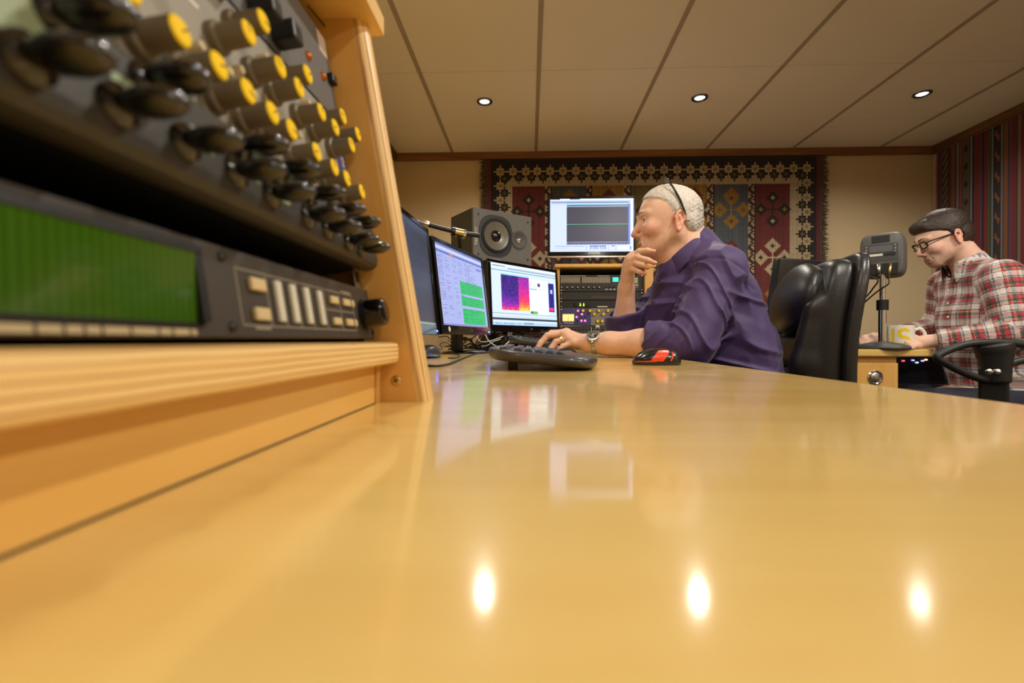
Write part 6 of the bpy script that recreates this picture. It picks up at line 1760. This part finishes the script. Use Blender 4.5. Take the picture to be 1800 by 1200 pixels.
# plaid shirt
C2L = W2L * .86 + E2L * .14; C2R = W2R * .80 + E2R * .20
a2l = (W2L - E2L) / np.linalg.norm(W2L - E2L); a2r = (W2R - E2R) / np.linalg.norm(W2R - E2R)
def shirt2(p):
    sc2 = None
    q = p
    d = chain(p, CH2, [.105, .135, .140, .140], .05)
    lat = cone(p, CH2[0] + l2 * .09, CH2[2] + l2 * .07, .085, .10); lat2 = cone(p, CH2[0] - l2 * .09, CH2[2] - l2 * .07, .085, .10)
    d = smin(smin(d, lat, .05), lat2, .05)
    d = smin(d, cone(p, NK2 + nv(0, 0, -.005), S2L, .055, .066), .03); d = smin(d, cone(p, NK2 + nv(0, 0, -.005), S2R, .055, .066), .03)
    a = chain(p, [S2L, E2L, C2L], [.072, .062, .042], .03); a = smax(a, (p - C2L) @ a2l, .004); d = smin(d, a, .014)
    a = chain(p, [S2R, E2R, C2R], [.070, .060, .043], .03); a = smax(a, (p - C2R) @ a2r, .004); d = smin(d, a, .014)
    d = d - noise3(p * nv(1, 1, 1.5), 34, 4) * .0028 - noise3(p, 70, 2) * .0012
    d = smax(d, -cone(p, V3(h2.w(-.018, 0, -.075)), NK2 + np.array(f2) * .03 + nv(0, 0, -.04), .060, .046), .006)
    return d * .9
def plaid(p):
    # cloth coordinates: along and around the limb the cloth belongs to
    segs = [(S2L, E2L, .03), (E2L, C2L, .0), (S2R, E2R, .03), (E2R, C2R, 0), (CH2[0], CH2[3], .105)]
    best = np.full(len(p), 9, f32); U = np.zeros(len(p), f32); Vv = np.zeros(len(p), f32)
    for a, b, r in segs:
        d = cone(p, a, b, .06 if r < .1 else .135, .06 if r < .1 else .14); ax = (b - a) / np.linalg.norm(b - a)
        m = d < best; pa = p - a; t = pa @ ax
        if r > .1: u = pa @ l2; v = p[:, 2]
        else:
            s_ = np.cross(ax, f2 if abs(ax[2]) > .5 else nv(0, 0, 1)); s_ /= np.linalg.norm(s_); w_ = np.cross(ax, s_)
            u = np.arctan2(pa @ w_, pa @ s_) * .058; v = t
        best = np.where(m, d, best); U = np.where(m, u, U); Vv = np.where(m, v, Vv)
    pal = np.array([[lin(c) for c in x] for x in ((214, 206, 200), (176, 178, 184), (186, 52, 60), (60, 78, 70), (30, 32, 44), (206, 190, 130), (150, 44, 54))], f32)
    def sett(t):
        t = np.mod(t / .066, 1)
        edges = [.22, .26, .34, .39, .52, .56, .62, .66, .76, .78, .87, .91, 1.01]
        cols = [0, 4, 1, 3, 2, 6, 3, 4, 3, 5, 2, 4, 0]
        return pal[np.array(cols)[np.searchsorted(edges, t)]]
    a_, b_ = sett(Vv), sett(U + .01); ln = (a_.sum(1) < .12) | ((b_.sum(1) < .12) & (np.mod(U * 400, 1) < .6))
    return (.55 * a_ + .45 * b_) * np.where(ln, .5, 1.08)[:, None]
lo, hi = all2.min(0) - .22, all2.max(0) + .22; lo[2] = .52
sdf_obj('plaid_shirt', shirt2, lo, hi, .0034, attrmat('brushed plaid cotton', rough=.8, bump=.2, bscale=1200, var=.10, vscale=500, sheen=.2), person2, plaid, slack=2.0)
COLP = attrmat('brushed plaid cotton')
cl2 = collar(at(1698, 466, 2.085), (-.30, .06, .94), (-.985, .17, -.1), person2, COLP, R0=.062, R1=.080, hgt=.040, gap=.5)
vv = np.empty(len(cl2.data.vertices) * 3, np.float32); cl2.data.vertices.foreach_get('co', vv); Mw = np.array(WM[person2.name])
setcol(cl2.data, plaid((vv.reshape(-1, 3) + Mw[:3, 3]).astype(f32)))
def trous2(p):
    d = cone(p, CH2[-1] + nv(0, 0, .03), CH2[-1] - nv(0, 0, .03), .140, .145)
    for i in (0, 1): d = smin(d, chain(p, [CH2[-1] + (l2 if i == 0 else -l2) * .08, K2_[i], A2_[i]], [.095, .072, .058], .03), .04)
    return smax(d, p[:, 2] - .60, .01)
tl = np.stack(CH2 + K2_ + A2_); sdf_obj('trousers', trous2, tl.min(0) - .2, nv(tl[:, 0].max() + .2, tl[:, 1].max() + .2, .70), .007, mat('navy denim', rgb(28, 32, 50), .8, bump=.2, bscale=900), person2)
for i in (0, 1):
    b_ = A2_[i]
    sdf_obj('shoe', lambda p: smax(smin(cone(p, b_ + nv(.03, 0, -.05), b_ + f2 * .16 + nv(0, 0, -.065), .046, .040), cone(p, b_, b_ + nv(0, 0, -.05), .05, .05), .03), .004 - p[:, 2], .003), b_ - nv(.32, .2, .12), b_ + nv(.2, .3, .1), .006, mat('black shoe leather'), person2)
for (px, py) in ((1668, 490), (1667, 511), (1666, 533), (1666, 557)):
    c_, n_ = march(shirt2, px, py, 2.0, 3.4)
    MB().lathe([(0, .0022), (.0042, .0020), (.0055, 0)], 14, zalign(c_, n_)).build('shirt_button', M_white, person2, True)

# chair of the second man: black with a looped armrest towards the camera
ch2 = thing('task_chair', 'black task chair with a looped armrest under the man in plaid', 'office chair', (float(hip2[0]), float(hip2[1]), 0))
fv, lv_ = Vector(f2), Vector(l2); hb_ = Vector((float(hip2[0]), float(hip2[1]), 0))
def c2(a, b, z): return hb_ + fv * a + lv_ * b + Vector((0, 0, z))
hz = float(hip2[2])
S2M = np.stack([np.array(fv), np.array(lv_), nv(0, 0, 1)]).astype(f32)
M_ch2 = mat('black chair fabric', rgb(22, 22, 24), .8, bump=.3, bscale=800)
sdf_obj('seat', lambda p: rbox((p - V3(hb_)) @ S2M.T, (-.22, -.25, hz - .215), (.27, .25, hz - .130), .035), V3(c2(0, 0, hz - .2)) - .42, V3(c2(0, 0, hz - .2)) + .42, .01, M_ch2, ch2)
sdf_obj('backrest', lambda p: rbox((p - V3(hb_)) @ S2M.T, (-.285, -.23, hz - .02), (-.225, .23, hz + .44), .03), V3(c2(-.25, 0, hz + .2)) - .45, V3(c2(-.25, 0, hz + .2)) + .45, .01, M_ch2, ch2)
MB().tube([c2(-.15, 0, hz - .2), c2(-.30, 0, hz - .17), c2(-.31, 0, hz + .1)], .02, 8, smooth=4).build('back_bar', M_black, ch2, True)
YA = 1.60
def AR(px, py, Y=YA): return at(px, py, Y)
loopp = [AR(1648, 626), AR(1690, 607), AR(1735, 602), AR(1790, 604), AR(1830, 612), AR(1815, 628), AR(1775, 640), AR(1765, 665), AR(1735, 668), AR(1700, 657), AR(1665, 640)]
M_arm = mat('black moulded armrest', rgb(30, 29, 29), .5, bump=.15, bscale=500)
MB().tube(loopp, [.012] * 66, 10, closed=True, smooth=6).build('armrest_loop', M_arm, ch2, True)
MB().tube([AR(1745, 604), AR(1748, 620), AR(1750, 645), AR(1752, 672)], [.050, .050, .046, .042, .038, .036, .034], 12, smooth=4).build('armrest_web', M_arm, ch2, True)
MB().box((-.036, -.012, -.15), (.036, .012, .05), .008, M=Matrix.Translation(AR(1746, 672)) @ Matrix.Rotation(-.7, 4, 'Z')).build('armrest_post', M_black, ch2)
for (px, py) in ((1738, 652), (1752, 652)):
    c = AR(px, py); dd_ = Vector((-.66, -.75, 0)); MB().lathe([(0, .004), (.006, .003), (.009, 0)], 14, zalign(c + dd_ * .040, dd_)).build('chrome_bolt', M_chrome, ch2, True)
MB().tube([AR(1746, 690) + Vector((0, 0, -.08)), AR(1750, 700) + Vector((0, .0, -.15)), c2(.02, .2, hz - .20)], .02, 8, smooth=4).build('armrest_bracket', M_black, ch2, True)
MB().cyl(c2(0, 0, .12), c2(0, 0, hz - .21), .03).build('gas_column', M_black, ch2, True, 40)
for k in range(5):
    a = 2*math.pi*k/5; e = c2(.29 * math.cos(a), .29 * math.sin(a), .075); c = c2(0, 0, .11)
    MB().tube([c, c.lerp(e, .6) + Vector((0, 0, -.005)), e], [.026, .02, .016], 8).build('base_leg', M_black, ch2, True, 40)
    MB().cyl(e + Vector((-.012, 0, -.047)), e + Vector((.012, 0, -.047)), .028, n=16).build('castor', M_rubber, ch2, True, 40)
